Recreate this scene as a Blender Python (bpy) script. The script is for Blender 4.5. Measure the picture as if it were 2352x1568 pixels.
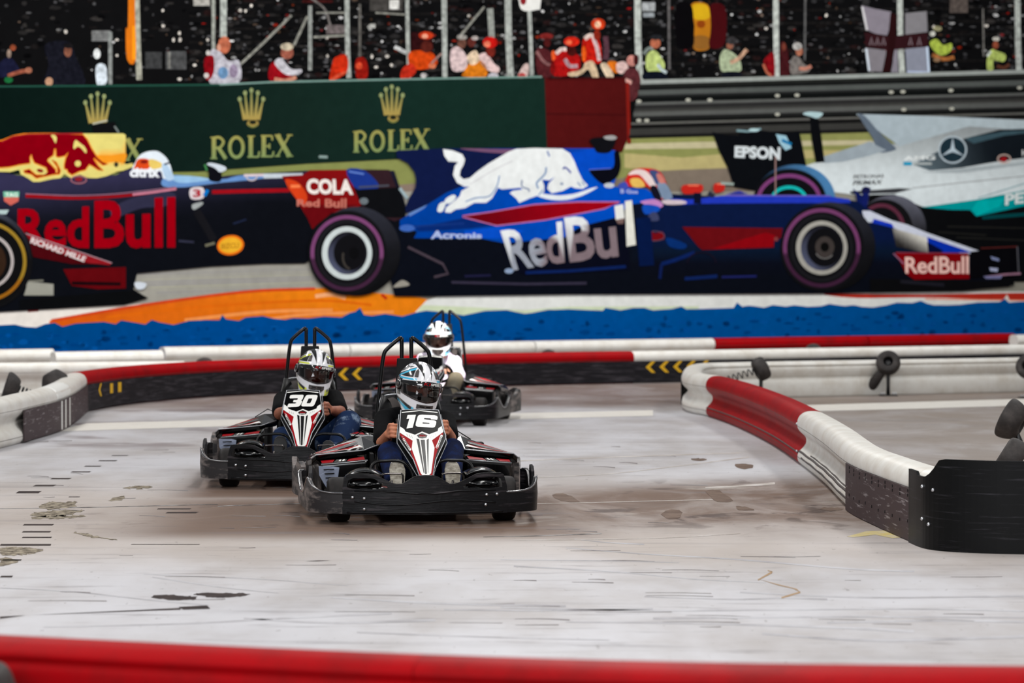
import bpy, bmesh, math, random
from mathutils import Vector, Matrix, Euler
from mathutils.geometry import delaunay_2d_cdt
for o in list(bpy.data.objects): bpy.data.objects.remove(o)
SC = bpy.context.scene
COL = SC.collection
# ------------------------------------------------ camera (2352 x 1568 frame)
W, H, F = 2352.0, 1568.0, 6533.0
HZ = 600.0                       # horizon row
CAMZ = 1.49
PITCH = math.atan((H/2-HZ)/F)
cam_d = bpy.data.cameras.new('camera'); cam = bpy.data.objects.new('camera', cam_d); COL.objects.link(cam)
cam_d.sensor_width = 36.0; cam_d.lens = F/W*36.0
cam_d.clip_start = 0.1; cam_d.clip_end = 300
cam.location = (0, 0, CAMZ); cam.rotation_euler = (math.radians(90)-PITCH, 0, 0)
cam_d.dof.use_dof = True; cam_d.dof.focus_distance = 16.6; cam_d.dof.aperture_fstop = 3.0
SC.camera = cam
# ------------------------------------------------ view
vs = SC.view_settings
vs.view_transform = 'Standard'; vs.look = 'None'; vs.gamma = 1.0; vs.use_curve_mapping = False
vs.exposure = 0.0
# ------------------------------------------------ world, hall lights and added fills
wd = bpy.data.worlds.new('world'); SC.world = wd; wd.use_nodes = True
bg = wd.node_tree.nodes['Background']; bg.inputs[0].default_value = (0.92, 0.95, 1.0, 1); bg.inputs[1].default_value = 0.20
def area(name, loc, target, sx, sy, power, col=(1, 1, 1)):
    l = bpy.data.lights.new(name, 'AREA'); l.shape = 'RECTANGLE'; l.size = sx; l.size_y = sy; l.energy = power; l.color = col
    o = bpy.data.objects.new(name, l); COL.objects.link(o); o.location = loc
    o.rotation_euler = (Vector(target)-Vector(loc)).to_track_quat('-Z', 'Y').to_euler()
    return o
for yy, pw in ((5, 190), (11, 190), (17, 175), (24, 170), (31, 170)):
    for xx in (-6, 0.5, 7):
        area('ceiling_light', (xx, yy, 6.8), (xx, yy, 0), 1.1, 3.2, pw, (1.0, 0.985, 0.96))
for xx, yy in ((-8, 29.5), (-2.5, 32.5), (3, 35.5), (8.5, 38.5)):      # added fill lamps, out of view, aimed at the mural
    area('mural_fill', (xx, yy, 7.0), (xx-1.6, yy+6.0, 1.9), 2.6, 0.8, 300, (1.0, 0.99, 0.97))
area('front_fill', (-3, -6, 6.0), (0, 24, 1.0), 12, 4, 1500, (0.93, 0.96, 1.0))  # unseen fill lamp added behind the camera to brighten the mural
sp = bpy.data.lights.new('sun_shaft', 'SPOT'); sp.energy = 11000; sp.spot_size = math.radians(8.5); sp.spot_blend = 0.35; sp.shadow_soft_size = 0.05; sp.color = (1, 0.97, 0.92)
spo = bpy.data.objects.new('sun_shaft', sp); COL.objects.link(spo); spo.location = (1.2, 20.5, 6.8)
spo.rotation_euler = (Vector((-0.66, 26.7, 0.72))-Vector(spo.location)).to_track_quat('-Z', 'Y').to_euler()
# ------------------------------------------------ pixel -> place helpers (camera above is fixed)
def ray(px, py):
    x = (px-W/2)/F; y = -(py-H/2)/F
    c, s = math.cos(PITCH), math.sin(PITCH)
    return Vector((x, c+y*s, -s+y*c))
def floor_pt(px, py, z=0.0):
    r = ray(px, py); t = (z-CAMZ)/r.z
    return Vector((r.x*t, r.y*t, z))
def at_depth(px, py, Y):
    r = ray(px, py); t = Y/r.y
    return Vector((r.x*t, Y, CAMZ+r.z*t))
def lin(c):
    r = []
    for v in c[:3]:
        v = v/255.0
        r.append(v/12.92 if v <= 0.04045 else ((v+0.055)/1.055)**2.4)
    return tuple(r)
# ------------------------------------------------ materials
MATS = {}
def nd(nt, t, **k):
    n = nt.nodes.new(t)
    for a, b in k.items(): setattr(n, a, b)
    return n
def mat(name, col, rough=0.5, metal=0.0, coat=0.0, noise=0.0, nscale=20, bump=0.0, spec=0.5, stretch=(1, 1, 1), col2=None, thr=(0.45, 0.7)):
    if name in MATS: return MATS[name]
    m = bpy.data.materials.new(name); m.use_nodes = True; nt = m.node_tree; b = nt.nodes['Principled BSDF']
    c = lin(col)+(1,)
    b.inputs['Base Color'].default_value = c; b.inputs['Roughness'].default_value = rough; b.inputs['Metallic'].default_value = metal
    b.inputs['Coat Weight'].default_value = coat; b.inputs['Coat Roughness'].default_value = 0.05; b.inputs['Specular IOR Level'].default_value = spec
    if noise or bump or col2:
        tc = nd(nt, 'ShaderNodeTexCoord'); mp = nd(nt, 'ShaderNodeMapping'); mp.inputs['Scale'].default_value = stretch
        nt.links.new(tc.outputs['Object'], mp.inputs[0])
        n = nd(nt, 'ShaderNodeTexNoise'); n.inputs['Scale'].default_value = nscale; n.inputs['Detail'].default_value = 6; n.inputs['Roughness'].default_value = 0.65
        nt.links.new(mp.outputs[0], n.inputs['Vector'])
        r = nd(nt, 'ShaderNodeMapRange'); r.inputs[1].default_value = thr[0]; r.inputs[2].default_value = thr[1]
        nt.links.new(n.outputs[0], r.inputs[0])
        mx = nd(nt, 'ShaderNodeMix', data_type='RGBA'); mx.inputs[6].default_value = c
        c2 = lin(col2)+(1,) if col2 else tuple(v*(1-noise) for v in c[:3])+(1,)
        mx.inputs[7].default_value = c2
        nt.links.new(r.outputs[0], mx.inputs[0]); nt.links.new(mx.outputs[2], b.inputs['Base Color'])
        if bump:
            bp = nd(nt, 'ShaderNodeBump'); bp.inputs['Strength'].default_value = bump; bp.inputs['Distance'].default_value = 0.01
            nt.links.new(n.outputs[0], bp.inputs['Height']); nt.links.new(bp.outputs[0], b.inputs['Normal'])
    MATS[name] = m; return m
def attr_mat(name, rough=0.6, coat=0.0, grain=0.0, gscale=60, spec=0.5):
    if name in MATS: return MATS[name]
    m = bpy.data.materials.new(name); m.use_nodes = True; nt = m.node_tree; b = nt.nodes['Principled BSDF']
    a = nd(nt, 'ShaderNodeVertexColor', layer_name='Col')
    b.inputs['Roughness'].default_value = rough; b.inputs['Coat Weight'].default_value = coat; b.inputs['Coat Roughness'].default_value = 0.06
    b.inputs['Specular IOR Level'].default_value = spec
    if grain:
        tc = nd(nt, 'ShaderNodeTexCoord'); n = nd(nt, 'ShaderNodeTexNoise'); n.inputs['Scale'].default_value = gscale; n.inputs['Detail'].default_value = 5
        nt.links.new(tc.outputs['Object'], n.inputs['Vector'])
        r = nd(nt, 'ShaderNodeMapRange'); r.inputs[1].default_value = 0.3; r.inputs[2].default_value = 0.7; r.inputs[3].default_value = 1-grain; r.inputs[4].default_value = 1+grain
        nt.links.new(n.outputs[0], r.inputs[0])
        v = nd(nt, 'ShaderNodeVectorMath', operation='SCALE'); nt.links.new(a.outputs[0], v.inputs[0]); nt.links.new(r.outputs[0], v.inputs['Scale'])
        nt.links.new(v.outputs[0], b.inputs['Base Color'])
    else:
        nt.links.new(a.outputs[0], b.inputs['Base Color'])
    MATS[name] = m; return m
# ------------------------------------------------ mesh builder
def catmull(pts, n=6, closed=False):
    P = [Vector(p) for p in pts]; out = []; N = len(P)
    rng = range(N) if closed else range(N-1)
    for i in rng:
        p1 = P[i]; p2 = P[(i+1) % N]
        p0 = P[i-1] if (closed or i > 0) else p1+(p1-p2)
        p3 = P[(i+2) % N] if (closed or i+2 < N) else p2+(p2-p1)
        for k in range(n):
            t = k/n
            out.append(0.5*((2*p1)+(p2-p0)*t+(2*p0-5*p1+4*p2-p3)*t*t+(3*p1-p0-3*p2+p3)*t**3))
    if not closed: out.append(P[-1])
    return out
class MB:
    def __init__(s): s.v = []; s.f = []; s.m = []; s.c = {}; s.mats = []; s.sm = []
    def mi(s, m):
        if m not in s.mats: s.mats.append(m)
        return s.mats.index(m)
    def add(s, vs, fs, m, smooth=False, col=None):
        b = len(s.v); s.v += [tuple(v) for v in vs]; i = s.mi(m)
        for f in fs:
            s.f.append([b+k for k in f]); s.m.append(i); s.sm.append(smooth)
        if col is not None:
            for k in range(len(vs)): s.c[b+k] = col[k] if isinstance(col, list) else col
        return s
    def box(s, c, size, m, rot=None, taper=(1, 1)):
        x, y, z = [q/2 for q in size]; vs = []
        for sz in (-1, 1):
            tx, ty = (1, 1) if sz < 0 else taper
            for sx, sy in ((-1, -1), (1, -1), (1, 1), (-1, 1)): vs.append(Vector((sx*x*tx, sy*y*ty, sz*z)))
        if rot: R = Euler(rot).to_matrix(); vs = [R @ v for v in vs]
        vs = [v+Vector(c) for v in vs]
        return s.add(vs, [(3, 2, 1, 0), (4, 5, 6, 7), (0, 1, 5, 4), (1, 2, 6, 5), (2, 3, 7, 6), (3, 0, 4, 7)], m)
    def tube(s, path, r, m, n=10, caps=True, closed=False, sy=1.0):
        P = [Vector(p) for p in path]; R = r if isinstance(r, (list, tuple)) else [r]*len(P); vs = []; fs = []; N = len(P)
        up = None
        for i, p in enumerate(P):
            if closed: t = (P[(i+1) % N]-P[i-1])
            else: t = (P[min(i+1, N-1)]-P[max(i-1, 0)])
            if t.length < 1e-9: t = Vector((0, 0, 1))
            t.normalize()
            if up is None:
                up = Vector((0, 0, 1)) if abs(t.z) < 0.9 else Vector((1, 0, 0))
            a = up-t*up.dot(t)
            if a.length < 1e-6: a = t.orthogonal()
            a.normalize(); b = t.cross(a); up = a
            for k in range(n):
                an = 2*math.pi*k/n; vs.append(p+(a*math.cos(an)+b*math.sin(an)*sy)*R[i])
        L = N if closed else N-1
        for i in range(L):
            for k in range(n):
                i2 = (i+1) % N; fs.append((i*n+k, i*n+(k+1) % n, i2*n+(k+1) % n, i2*n+k))
        if caps and not closed:
            fs.append(tuple(range(n-1, -1, -1))); fs.append(tuple((N-1)*n+k for k in range(n)))
        return s.add(vs, fs, m, True)
    def capsule(s, a, b, ra, rb, m, n=14):
        a = Vector(a); b = Vector(b); t = (b-a); L = t.length
        if L < 1e-6: t = Vector((0, 0, 1)); L = 1e-6
        t.normalize(); pts = []; rs = []
        for k in (80, 60, 40, 20): an = math.radians(k); pts.append(a-t*ra*math.sin(an)); rs.append(ra*math.cos(an))
        for k in range(6): u = k/5; pts.append(a+t*L*u); rs.append(ra+(rb-ra)*u)
        for k in (20, 40, 60, 80): an = math.radians(k); pts.append(b+t*rb*math.sin(an)); rs.append(rb*math.cos(an))
        return s.tube(pts, rs, m, n)
    def ball(s, c, r, m, nu=20, nv=12, rot=None):
        rx, ry, rz = r if isinstance(r, (list, tuple)) else (r, r, r); vs = []; fs = []; R = Euler(rot).to_matrix() if rot else None
        for j in range(nv+1):
            th = math.pi*j/nv
            for i in range(nu):
                ph = 2*math.pi*i/nu; v = Vector((rx*math.sin(th)*math.cos(ph), ry*math.sin(th)*math.sin(ph), rz*math.cos(th)))
                if R: v = R @ v
                vs.append(v+Vector(c))
        for j in range(nv):
            for i in range(nu): fs.append((j*nu+i, (j+1)*nu+i, (j+1)*nu+(i+1) % nu, j*nu+(i+1) % nu))
        return s.add(vs, fs, m, True)
    def lathe(s, prof, m, axis='X', c=(0, 0, 0), n=32, rot=None):
        # prof: (along, radius) closed loop
        vs = []; fs = []; R = Euler(rot).to_matrix() if rot else None; N = len(prof)
        for a, r in prof:
            for k in range(n):
                an = 2*math.pi*k/n; p = (r*math.cos(an), r*math.sin(an))
                v = Vector((a, p[0], p[1])) if axis == 'X' else (Vector((p[0], a, p[1])) if axis == 'Y' else Vector((p[0], p[1], a)))
                if R: v = R @ v
                vs.append(v+Vector(c))
        for i in range(N-1):
            for k in range(n): fs.append((i*n+k, i*n+(k+1) % n, (i+1)*n+(k+1) % n, (i+1)*n+k))
        return s.add(vs, fs, m, True)
    def build(s, name, parent=None, loc=None, remesh=None, bevel=None, smooth_it=0, subs=0):
        me = bpy.data.meshes.new(name); me.from_pydata(s.v, [], s.f)
        for m in s.mats: me.materials.append(m)
        for p, i, sm in zip(me.polygons, s.m, s.sm): p.material_index = i; p.use_smooth = sm
        if s.c:
            ca = me.color_attributes.new('Col', 'FLOAT_COLOR', 'POINT')
            for i in range(len(s.v)):
                c = s.c.get(i, (1, 1, 1)); ca.data[i].color = (c[0], c[1], c[2], 1)
        bm = bmesh.new(); bm.from_mesh(me); bmesh.ops.recalc_face_normals(bm, faces=bm.faces) if not s.c else None; bm.to_mesh(me); bm.free()
        o = bpy.data.objects.new(name, me); COL.objects.link(o)
        if parent: o.parent = parent
        if loc is not None: o.location = loc
        if remesh:
            md = o.modifiers.new('r', 'REMESH'); md.mode = 'VOXEL'; md.voxel_size = remesh; md.use_smooth_shade = True
        if smooth_it:
            md = o.modifiers.new('s', 'SMOOTH'); md.factor = 0.5; md.iterations = smooth_it
        if bevel:
            md = o.modifiers.new('b', 'BEVEL'); md.width = bevel; md.segments = 3; md.limit_method = 'ANGLE'; md.angle_limit = math.radians(35)
        if subs:
            md = o.modifiers.new('d', 'SUBSURF'); md.levels = subs; md.render_levels = subs
        return o
def tag(o, label, cat=None, group=None, kind=None):
    if label: o['label'] = label
    if cat: o['category'] = cat
    if group: o['group'] = group
    if kind: o['kind'] = kind
    return o
def empty(name, loc=(0, 0, 0), rz=0, parent=None):
    o = bpy.data.objects.new(name, None); COL.objects.link(o); o.location = loc; o.rotation_euler = (0, 0, rz); o.empty_display_size = 0.1
    if parent: o.parent = parent
    return o
def kids(o): return [c for c in bpy.data.objects if c.parent == o]
def copy_tree(o, parent=None):
    c = o.copy(); COL.objects.link(c); c.parent = parent
    for ch in kids(o): copy_tree(ch, c)
    return c
def cdt(poly, holes=(), step=None):
    """triangulate a 2D outline (with holes) -> points, triangles"""
    pts = [Vector((p[0], p[1])) for p in poly]; edges = [(i, (i+1) % len(poly)) for i in range(len(poly))]
    for h in holes:
        b = len(pts); pts += [Vector((p[0], p[1])) for p in h]; edges += [(b+i, b+(i+1) % len(h)) for i in range(len(h))]
    def inside(x, y, pg):
        c = False; j = len(pg)-1
        for i in range(len(pg)):
            if ((pg[i][1] > y) != (pg[j][1] > y)) and (x < (pg[j][0]-pg[i][0])*(y-pg[i][1])/(pg[j][1]-pg[i][1]+1e-12)+pg[i][0]): c = not c
            j = i
        return c
    if step:
        xs = [p[0] for p in poly]; ys = [p[1] for p in poly]; x = min(xs)+step/2
        while x < max(xs):
            y = min(ys)+step/2
            while y < max(ys):
                if inside(x, y, poly) and not any(inside(x, y, h) for h in holes): pts.append(Vector((x, y)))
                y += step
            x += step
    r = delaunay_2d_cdt(pts, edges, [], 0, 1e-5)
    V = r[0]; T = []
    for f in r[2]:
        cx = sum(V[i].x for i in f)/len(f); cy = sum(V[i].y for i in f)/len(f)
        if inside(cx, cy, poly) and not any(inside(cx, cy, h) for h in holes): T.append(tuple(f))
    return [(v.x, v.y) for v in V], T
_tc = {}
def text_mesh(s, bold=0.0, space=1.0):
    """glyph outlines of the built-in font -> normalised 0..1 points and faces"""
    k = (s, bold, space)
    if k in _tc: return _tc[k]
    cu = bpy.data.curves.new('t', 'FONT'); cu.body = s; cu.offset = bold; cu.resolution_u = 3; cu.space_character = space
    ob = bpy.data.objects.new('t', cu); COL.objects.link(ob)
    dg = bpy.context.evaluated_depsgraph_get(); me = bpy.data.meshes.new_from_object(ob.evaluated_get(dg))
    V = [(v.co.x, v.co.y) for v in me.vertices]; Fc = [tuple(p.vertices) for p in me.polygons]
    bpy.data.objects.remove(ob); bpy.data.curves.remove(cu); bpy.data.meshes.remove(me)
    x0 = min(v[0] for v in V); x1 = max(v[0] for v in V); y0 = min(v[1] for v in V); y1 = max(v[1] for v in V)
    V = [((a-x0)/(x1-x0), (b-y0)/(y1-y0)) for a, b in V]
    _tc[k] = (V, Fc); return _tc[k]
# ================================================ back wall and the printed mural on it
WS = 0.57; WY0 = 40.2                            # wall line  Y = WY0 + WS * X
wn = Vector((WS, -1, 0)).normalized()            # towards the track
wt = Vector((1, WS, 0)).normalized()
WO = Vector((0, WY0, 0))
WROT = math.atan2(wt.y, wt.x)
def wall2d(px, py):
    r = ray(px, py); C = Vector((0, 0, CAMZ))
    t = (WO-C).dot(wn)/r.dot(wn); p = C+r*t
    return ((p-WO).dot(wt), p.z)
mw = mat('painted_wall_grey', (120, 120, 122), 0.8)
b = MB()
u0 = wall2d(-1500, 600)[0]; u1 = wall2d(3900, 600)[0]
b.box(((u0+u1)/2, 0.1, 3.6), (u1-u0, 0.3, 7.2), mw)
wall = b.build('wall_back'); wall.location = WO; wall.rotation_euler = (0, 0, WROT); tag(wall, None, kind='structure')
M_PR = attr_mat('printed_vinyl', 0.7, grain=0.07, gscale=9, spec=0.0)
MG = 0.92
M_PR2 = attr_mat('printed_vinyl_crowd', 0.7, grain=0.42, gscale=15, spec=0.0)
class Print:
    """flat printed picture shapes on the wall; points are read off the photograph and laid on the wall plane"""
    def __init__(s): s.b = MB(); s.n = 0; s.m = M_PR; s.k = 1.0
    def col(s, c, px, py):
        c = c(px, py) if callable(c) else c
        return tuple(v*MG*s.k for v in lin(c))
    def put(s, V, Fc, c, d):
        vs = []; cs = []
        for x, y in V:
            u, z = wall2d(x, y); vs.append((u, -d, z)); cs.append(s.col(c, x, y))
        fs = []
        for f in Fc:
            p = [vs[i] for i in f[:3]]
            a = (p[1][0]-p[0][0])*(p[2][2]-p[0][2])-(p[1][2]-p[0][2])*(p[2][0]-p[0][0])
            fs.append(tuple(f) if a > 0 else tuple(reversed(f)))
        s.b.add(vs, fs, s.m, False, cs)
    def d(s): s.n += 1; return s.base+s.n*0.00009
    def poly(s, pts, c, sm=0, step=None, holes=()):
        if sm: pts = [(v.x, v.y) for v in catmull([(p[0], p[1], 0) for p in pts], sm, True)]
        V, T = cdt(pts, holes, step); s.put(V, T, c, s.d()); return s
    def rect(s, x0, y0, x1, y1, c): return s.poly([(x0, y0), (x1, y0), (x1, y1), (x0, y1)], c)
    def ell(s, cx, cy, rx, ry, c, n=40, rot=0):
        a = math.radians(rot)
        P = [(cx+rx*math.cos(t)*math.cos(a)-ry*math.sin(t)*math.sin(a), cy+rx*math.cos(t)*math.sin(a)+ry*math.sin(t)*math.cos(a)) for t in [2*math.pi*k/n for k in range(n)]]
        s.put(P, [tuple(range(n))], c, s.d()); return s
    def ring(s, cx, cy, rx, ry, w, c, n=48, a0=0, a1=360):
        V = []; T = []
        for k in range(n+1):
            t = math.radians(a0+(a1-a0)*k/n)
            V += [(cx+rx*math.cos(t), cy+ry*math.sin(t)), (cx+(rx-w)*math.cos(t), cy+(ry-w)*math.sin(t))]
        for k in range(n): T.append((2*k, 2*k+1, 2*k+3, 2*k+2))
        s.put(V, T, c, s.d()); return s
    def line(s, pts, w, c, sm=0):
        if sm: pts = [(v.x, v.y) for v in catmull([(p[0], p[1], 0) for p in pts], sm)]
        V = []; T = []; N = len(pts)
        for i, p in enumerate(pts):
            a = pts[max(0, i-1)]; q = pts[min(N-1, i+1)]; dx, dy = q[0]-a[0], q[1]-a[1]; L = math.hypot(dx, dy) or 1
            ww = (w[0]+(w[1]-w[0])*i/(N-1)) if isinstance(w, tuple) else w
            V += [(p[0]-dy/L*ww/2, p[1]+dx/L*ww/2), (p[0]+dy/L*ww/2, p[1]-dx/L*ww/2)]
        for i in range(N-1): T.append((2*i, 2*i+1, 2*i+3, 2*i+2))
        s.put(V, T, c, s.d()); return s
    def text(s, t, q, c, bold=0.02, space=1.0):
        # q: bottom-left, bottom-right, top-right, top-left
        V, Fc = text_mesh(t, bold, space); P = []
        for u, v in V:
            x = (1-u)*(1-v)*q[0][0]+u*(1-v)*q[1][0]+u*v*q[2][0]+(1-u)*v*q[3][0]
            y = (1-u)*(1-v)*q[0][1]+u*(1-v)*q[1][1]+u*v*q[2][1]+(1-u)*v*q[3][1]
            P.append((x, y))
        s.put(P, Fc, c, s.d()); return s
    def blobs(s, L, c_f):
        d = s.d()
        for (x, y, rx, ry) in L:
            n = 7; a = random.random()*6
            P = [(x+rx*(0.75+0.5*random.random())*math.cos(a+2*math.pi*k/n), y+ry*(0.75+0.5*random.random())*math.sin(a+2*math.pi*k/n)) for k in range(n)]
            cc = c_f(x, y); s.put(P, [tuple(range(n))], cc, d)
        return s
def g(c1, c2, p1, p2):
    """colour ramp between two points of the print"""
    dx, dy = p2[0]-p1[0], p2[1]-p1[1]; L2 = dx*dx+dy*dy
    def fn(x, y):
        t = max(0, min(1, ((x-p1[0])*dx+(y-p1[1])*dy)/L2)); return tuple(a+(b_-a)*t for a, b_ in zip(c1, c2))
    return fn
def P_(base):
    p = Print(); p.base = base; return p
def finish(p, name, parent=None):
    o = p.b.build(name)
    if parent: o.parent = parent
    return o
random.seed(7)
# ---- backdrop of the print: dark stand, grass, asphalt, kerb, blue edging
p = P_(0.052)
p.poly([(-900, -260), (3200, -260), (3200, 330), (-900, 330)], (13, 13, 14))
p.poly([(-900, 300), (3200, 300), (3200, 480), (-900, 480)], g((112, 124, 66), (150, 148, 92), (400, 350), (1500, 330)))
p.poly([(1430, 330), (1600, 326), (2000, 322), (2000, 332), (1600, 341), (1430, 343)], (184, 176, 142))
p.poly([(1430, 352), (1560, 362), (1760, 345), (1990, 345), (1990, 358), (1800, 366), (1700, 388), (1500, 392), (1430, 385)], (176, 164, 112))
p.poly([(1380, 420), (1480, 395), (1560, 390), (1690, 385), (3200, 395), (3200, 480), (1380, 480)], (122, 110, 98))
p.poly([(880, 428), (960, 420), (980, 470), (880, 480)], (128, 112, 100))
p.poly([(-900, 440), (3200, 440), (3200, 730), (-900, 730)], g((166, 164, 156), (128, 124, 110), (300, 600), (2350, 600)))
for i in range(16):
    yy = 612+i*6; p.line([(300+i*7, yy+12), (720, yy)], 2.2, (148+random.randint(-12, 16),)*2+(142,))
p.poly([(-900, 720), (0, 712), (330, 697), (560, 672), (560, 760), (-900, 780)], (232, 226, 218))
p.line([(60, 714), (85, 712)], 6, (150, 60, 60))
p.poly([(110, 736), (230, 716), (330, 700), (450, 684), (560, 669), (660, 664), (740, 661), (960, 682), (985, 690), (960, 740), (110, 760)],
       g((214, 92, 20), (232, 128, 20), (330, 690), (600, 720)))
for pts, w, c in (([(115, 736), (330, 700), (560, 670), (720, 663)], 7, (206, 70, 28)), ([(240, 728), (450, 705), (720, 690), (850, 700)], 6, (222, 104, 16)),
                  ([(420, 735), (600, 716), (760, 712)], 8, (240, 148, 76)), ([(720, 680), (760, 676), (790, 684)], 9, (240, 170, 120)), ([(600, 735), (700, 722), (900, 716)], 7, (242, 150, 80)), ([(872, 676), (884, 686)], 7, (190, 50, 20))):
    p.line(pts, w, c, 5)
p.poly([(950, 716), (975, 690), (1000, 681), (1300, 672), (1900, 672), (3200, 664), (3200, 760), (950, 760)], (228, 230, 226))
p.poly([(950, 722), (965, 700), (1100, 706), (1200, 712), (1300, 704), (1600, 703), (1600, 716), (950, 730)], (208, 220, 186))
p.poly([(1890, 674), (2100, 676), (2352, 672), (3200, 664), (3200, 700), (2352, 689), (2130, 683), (1960, 684)], (186, 48, 34), 4)
p.line([(2120, 686), (2360, 690)], 3, (240, 150, 120)); p.poly([(2298, 690), (2308, 676), (2314, 690)], (226, 220, 210))
top = [(-900, 768), (-300, 756), (0, 748), (30, 745), (55, 749), (80, 753), (100, 745), (122, 740), (140, 748), (170, 742), (235, 739), (262, 742), (275, 737), (330, 743), (345, 735), (362, 741), (395, 747), (430, 737), (470, 733), (500, 736), (507, 722), (515, 732), (545, 737), (560, 728), (600, 727),
       (625, 733), (650, 735), (670, 729), (705, 731), (740, 727), (780, 728), (800, 718), (812, 716), (823, 705), (832, 722), (850, 726), (880, 720), (920, 726), (950, 716), (975, 712), (1010, 717), (1060, 722), (1110, 715), (1160, 712), (1200, 719), (1215, 720), (1255, 711), (1270, 713), (1300, 709), (1380, 712), (1386, 706), (1405, 708), (1420, 713),
       (1450, 706), (1475, 706), (1495, 712), (1540, 709), (1560, 702), (1572, 708), (1610, 709), (1680, 706), (1688, 696), (1700, 703), (1715, 701), (1730, 701), (1750, 705), (1770, 701), (1800, 704), (1820, 700), (1850, 706), (1880, 703), (1900, 699), (1935, 704), (1955, 702), (1975, 703), (2000, 707), (2030, 702),
       (2055, 695), (2090, 694), (2110, 692), (2125, 697), (2140, 700), (2170, 699), (2200, 698), (2240, 693), (2290, 694), (2303, 686), (2312, 695), (2352, 690), (2700, 676), (3200, 660)]
top = [(x, y+random.uniform(-2, 2)) for x, y in top]
p.poly(top+[(3200, 960), (-900, 960)], lambda x, y: (0, 72+min(8, max(-14, (x-400)/120)), 142+min(8, max(-24, (x-500)/40))))
L = [(random.uniform(-300, 2600), random.uniform(712, 815), random.uniform(3, 13), random.uniform(2, 7)) for _ in range(620)]
p.blobs([l for l in L if l[1] > 760-l[0]*0.022+2], lambda x, y: random.choice([(0, 62, 124), (0, 64, 130), (2, 78, 152), (0, 50, 106), (0, 68, 134), (4, 82, 156)]))
mural = finish(p, 'mural'); mural.location = WO; mural.rotation_euler = (0, 0, WROT)
tag(mural, 'huge printed race scene covering the back wall above the barriers', 'mural')
# ---- grandstand crowd
p = P_(0.0555); p.m = M_PR2
for i in range(9):
    yy = -90+i*30; p.line([(430, yy+8), (1200, yy), (2600, yy-14)], 5, (22, 21, 21))
def crowd(x, y):
    r = random.random(); k = random.randint(24, 88)
    if r < 0.10: return (random.randint(130, 205),)*3
    if r < 0.17: return (random.randint(70, 130), random.randint(14, 36), random.randint(10, 30))
    if r < 0.22: return (k+20, k+6, k-4)
    return (k, k, k+2)
L = []
for _ in range(2600):
    x = random.uniform(-500, 2900); y = random.uniform(-230, 186)
    if x < 440 and random.random() < 0.6: continue
    k = random.uniform(0, 1); L.append((x, y, random.uniform(5, 16), random.uniform(2, 6)))
p.blobs(L, lambda x, y: random.choice([(24, 24, 25), (30, 29, 29), (36, 35, 35), (44, 42, 41), (20, 18, 18), (7, 7, 8), (9, 9, 10), (32, 20, 20)]))
L = []
for _ in range(3600):
    x = random.uniform(-500, 2900); y = random.uniform(-230, 186)
    if x < 440 and random.random() < 0.75: continue
    L.append((x, y, random.uniform(1.5, 7), random.uniform(1.2, 3.6)))
p.blobs(L, crowd)
p.blobs([(x, y, random.uniform(3, 5), random.uniform(3, 5)) for x, y in ((147, 74), (265, 92), (265, 128), (370, 25), (371, 60), (408, 77), (473, 92), (395, 92), (410, 92), (408, 182), (573, 14), (560, 26), (548, 25), (443, 150), (745, 30), (747, 87), (748, 129), (850, 130), (885, 130), (1072, 37), (1460, 90), (1755, 66), (1893, 36), (2140, 62), (2260, 60), (968, 175), (860, 155), (895, 150))], lambda x, y: (196, 190, 182))
for (x0, y0, x1, y1, c) in ((207, 71, 250, 95, (104, 105, 105)), (245, 74, 254, 194, (122, 126, 124)), (330, 120, 368, 158, (52, 53, 54)), (377, 118, 424, 160, (66, 67, 68)), (382, 120, 388, 158, (110, 110, 106)),
                            (745, 58, 787, 78, (96, 88, 88)), (845, -20, 920, 26, (60, 58, 56)), (890, 0, 912, 22, (190, 190, 186)), (940, 75, 990, 130, (40, 14, 16)), (2176, -30, 2218, 30, (78, 70, 66)), (1470, 6, 1500, 26, (150, 154, 156)), (1472, 30, 1498, 40, (140, 146, 150)),
                            (440, -12, 478, 14, (150, 148, 142)), (1975, -40, 1990, 50, (40, 40, 40))):
    p.rect(x0, y0, x1, y1, c)
p.ell(219, 124, 8, 12, (202, 206, 206)); p.poly([(217, 152), (238, 150), (241, 190), (220, 197)], (188, 198, 206), 4)
p.line([(690, 4), (760, 4)], 5, (60, 20, 20)); p.line([(755, 60), (740, 20), (700, -10)], 5, (96, 92, 90), 4)
p.line([(902, 108), (925, 120), (950, 128)], 9, (176, 178, 178)); p.line([(858, 60), (848, 60), (842, 66)], 10, (150, 150, 146))
stand = finish(p, 'printed_grandstand', mural)
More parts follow.
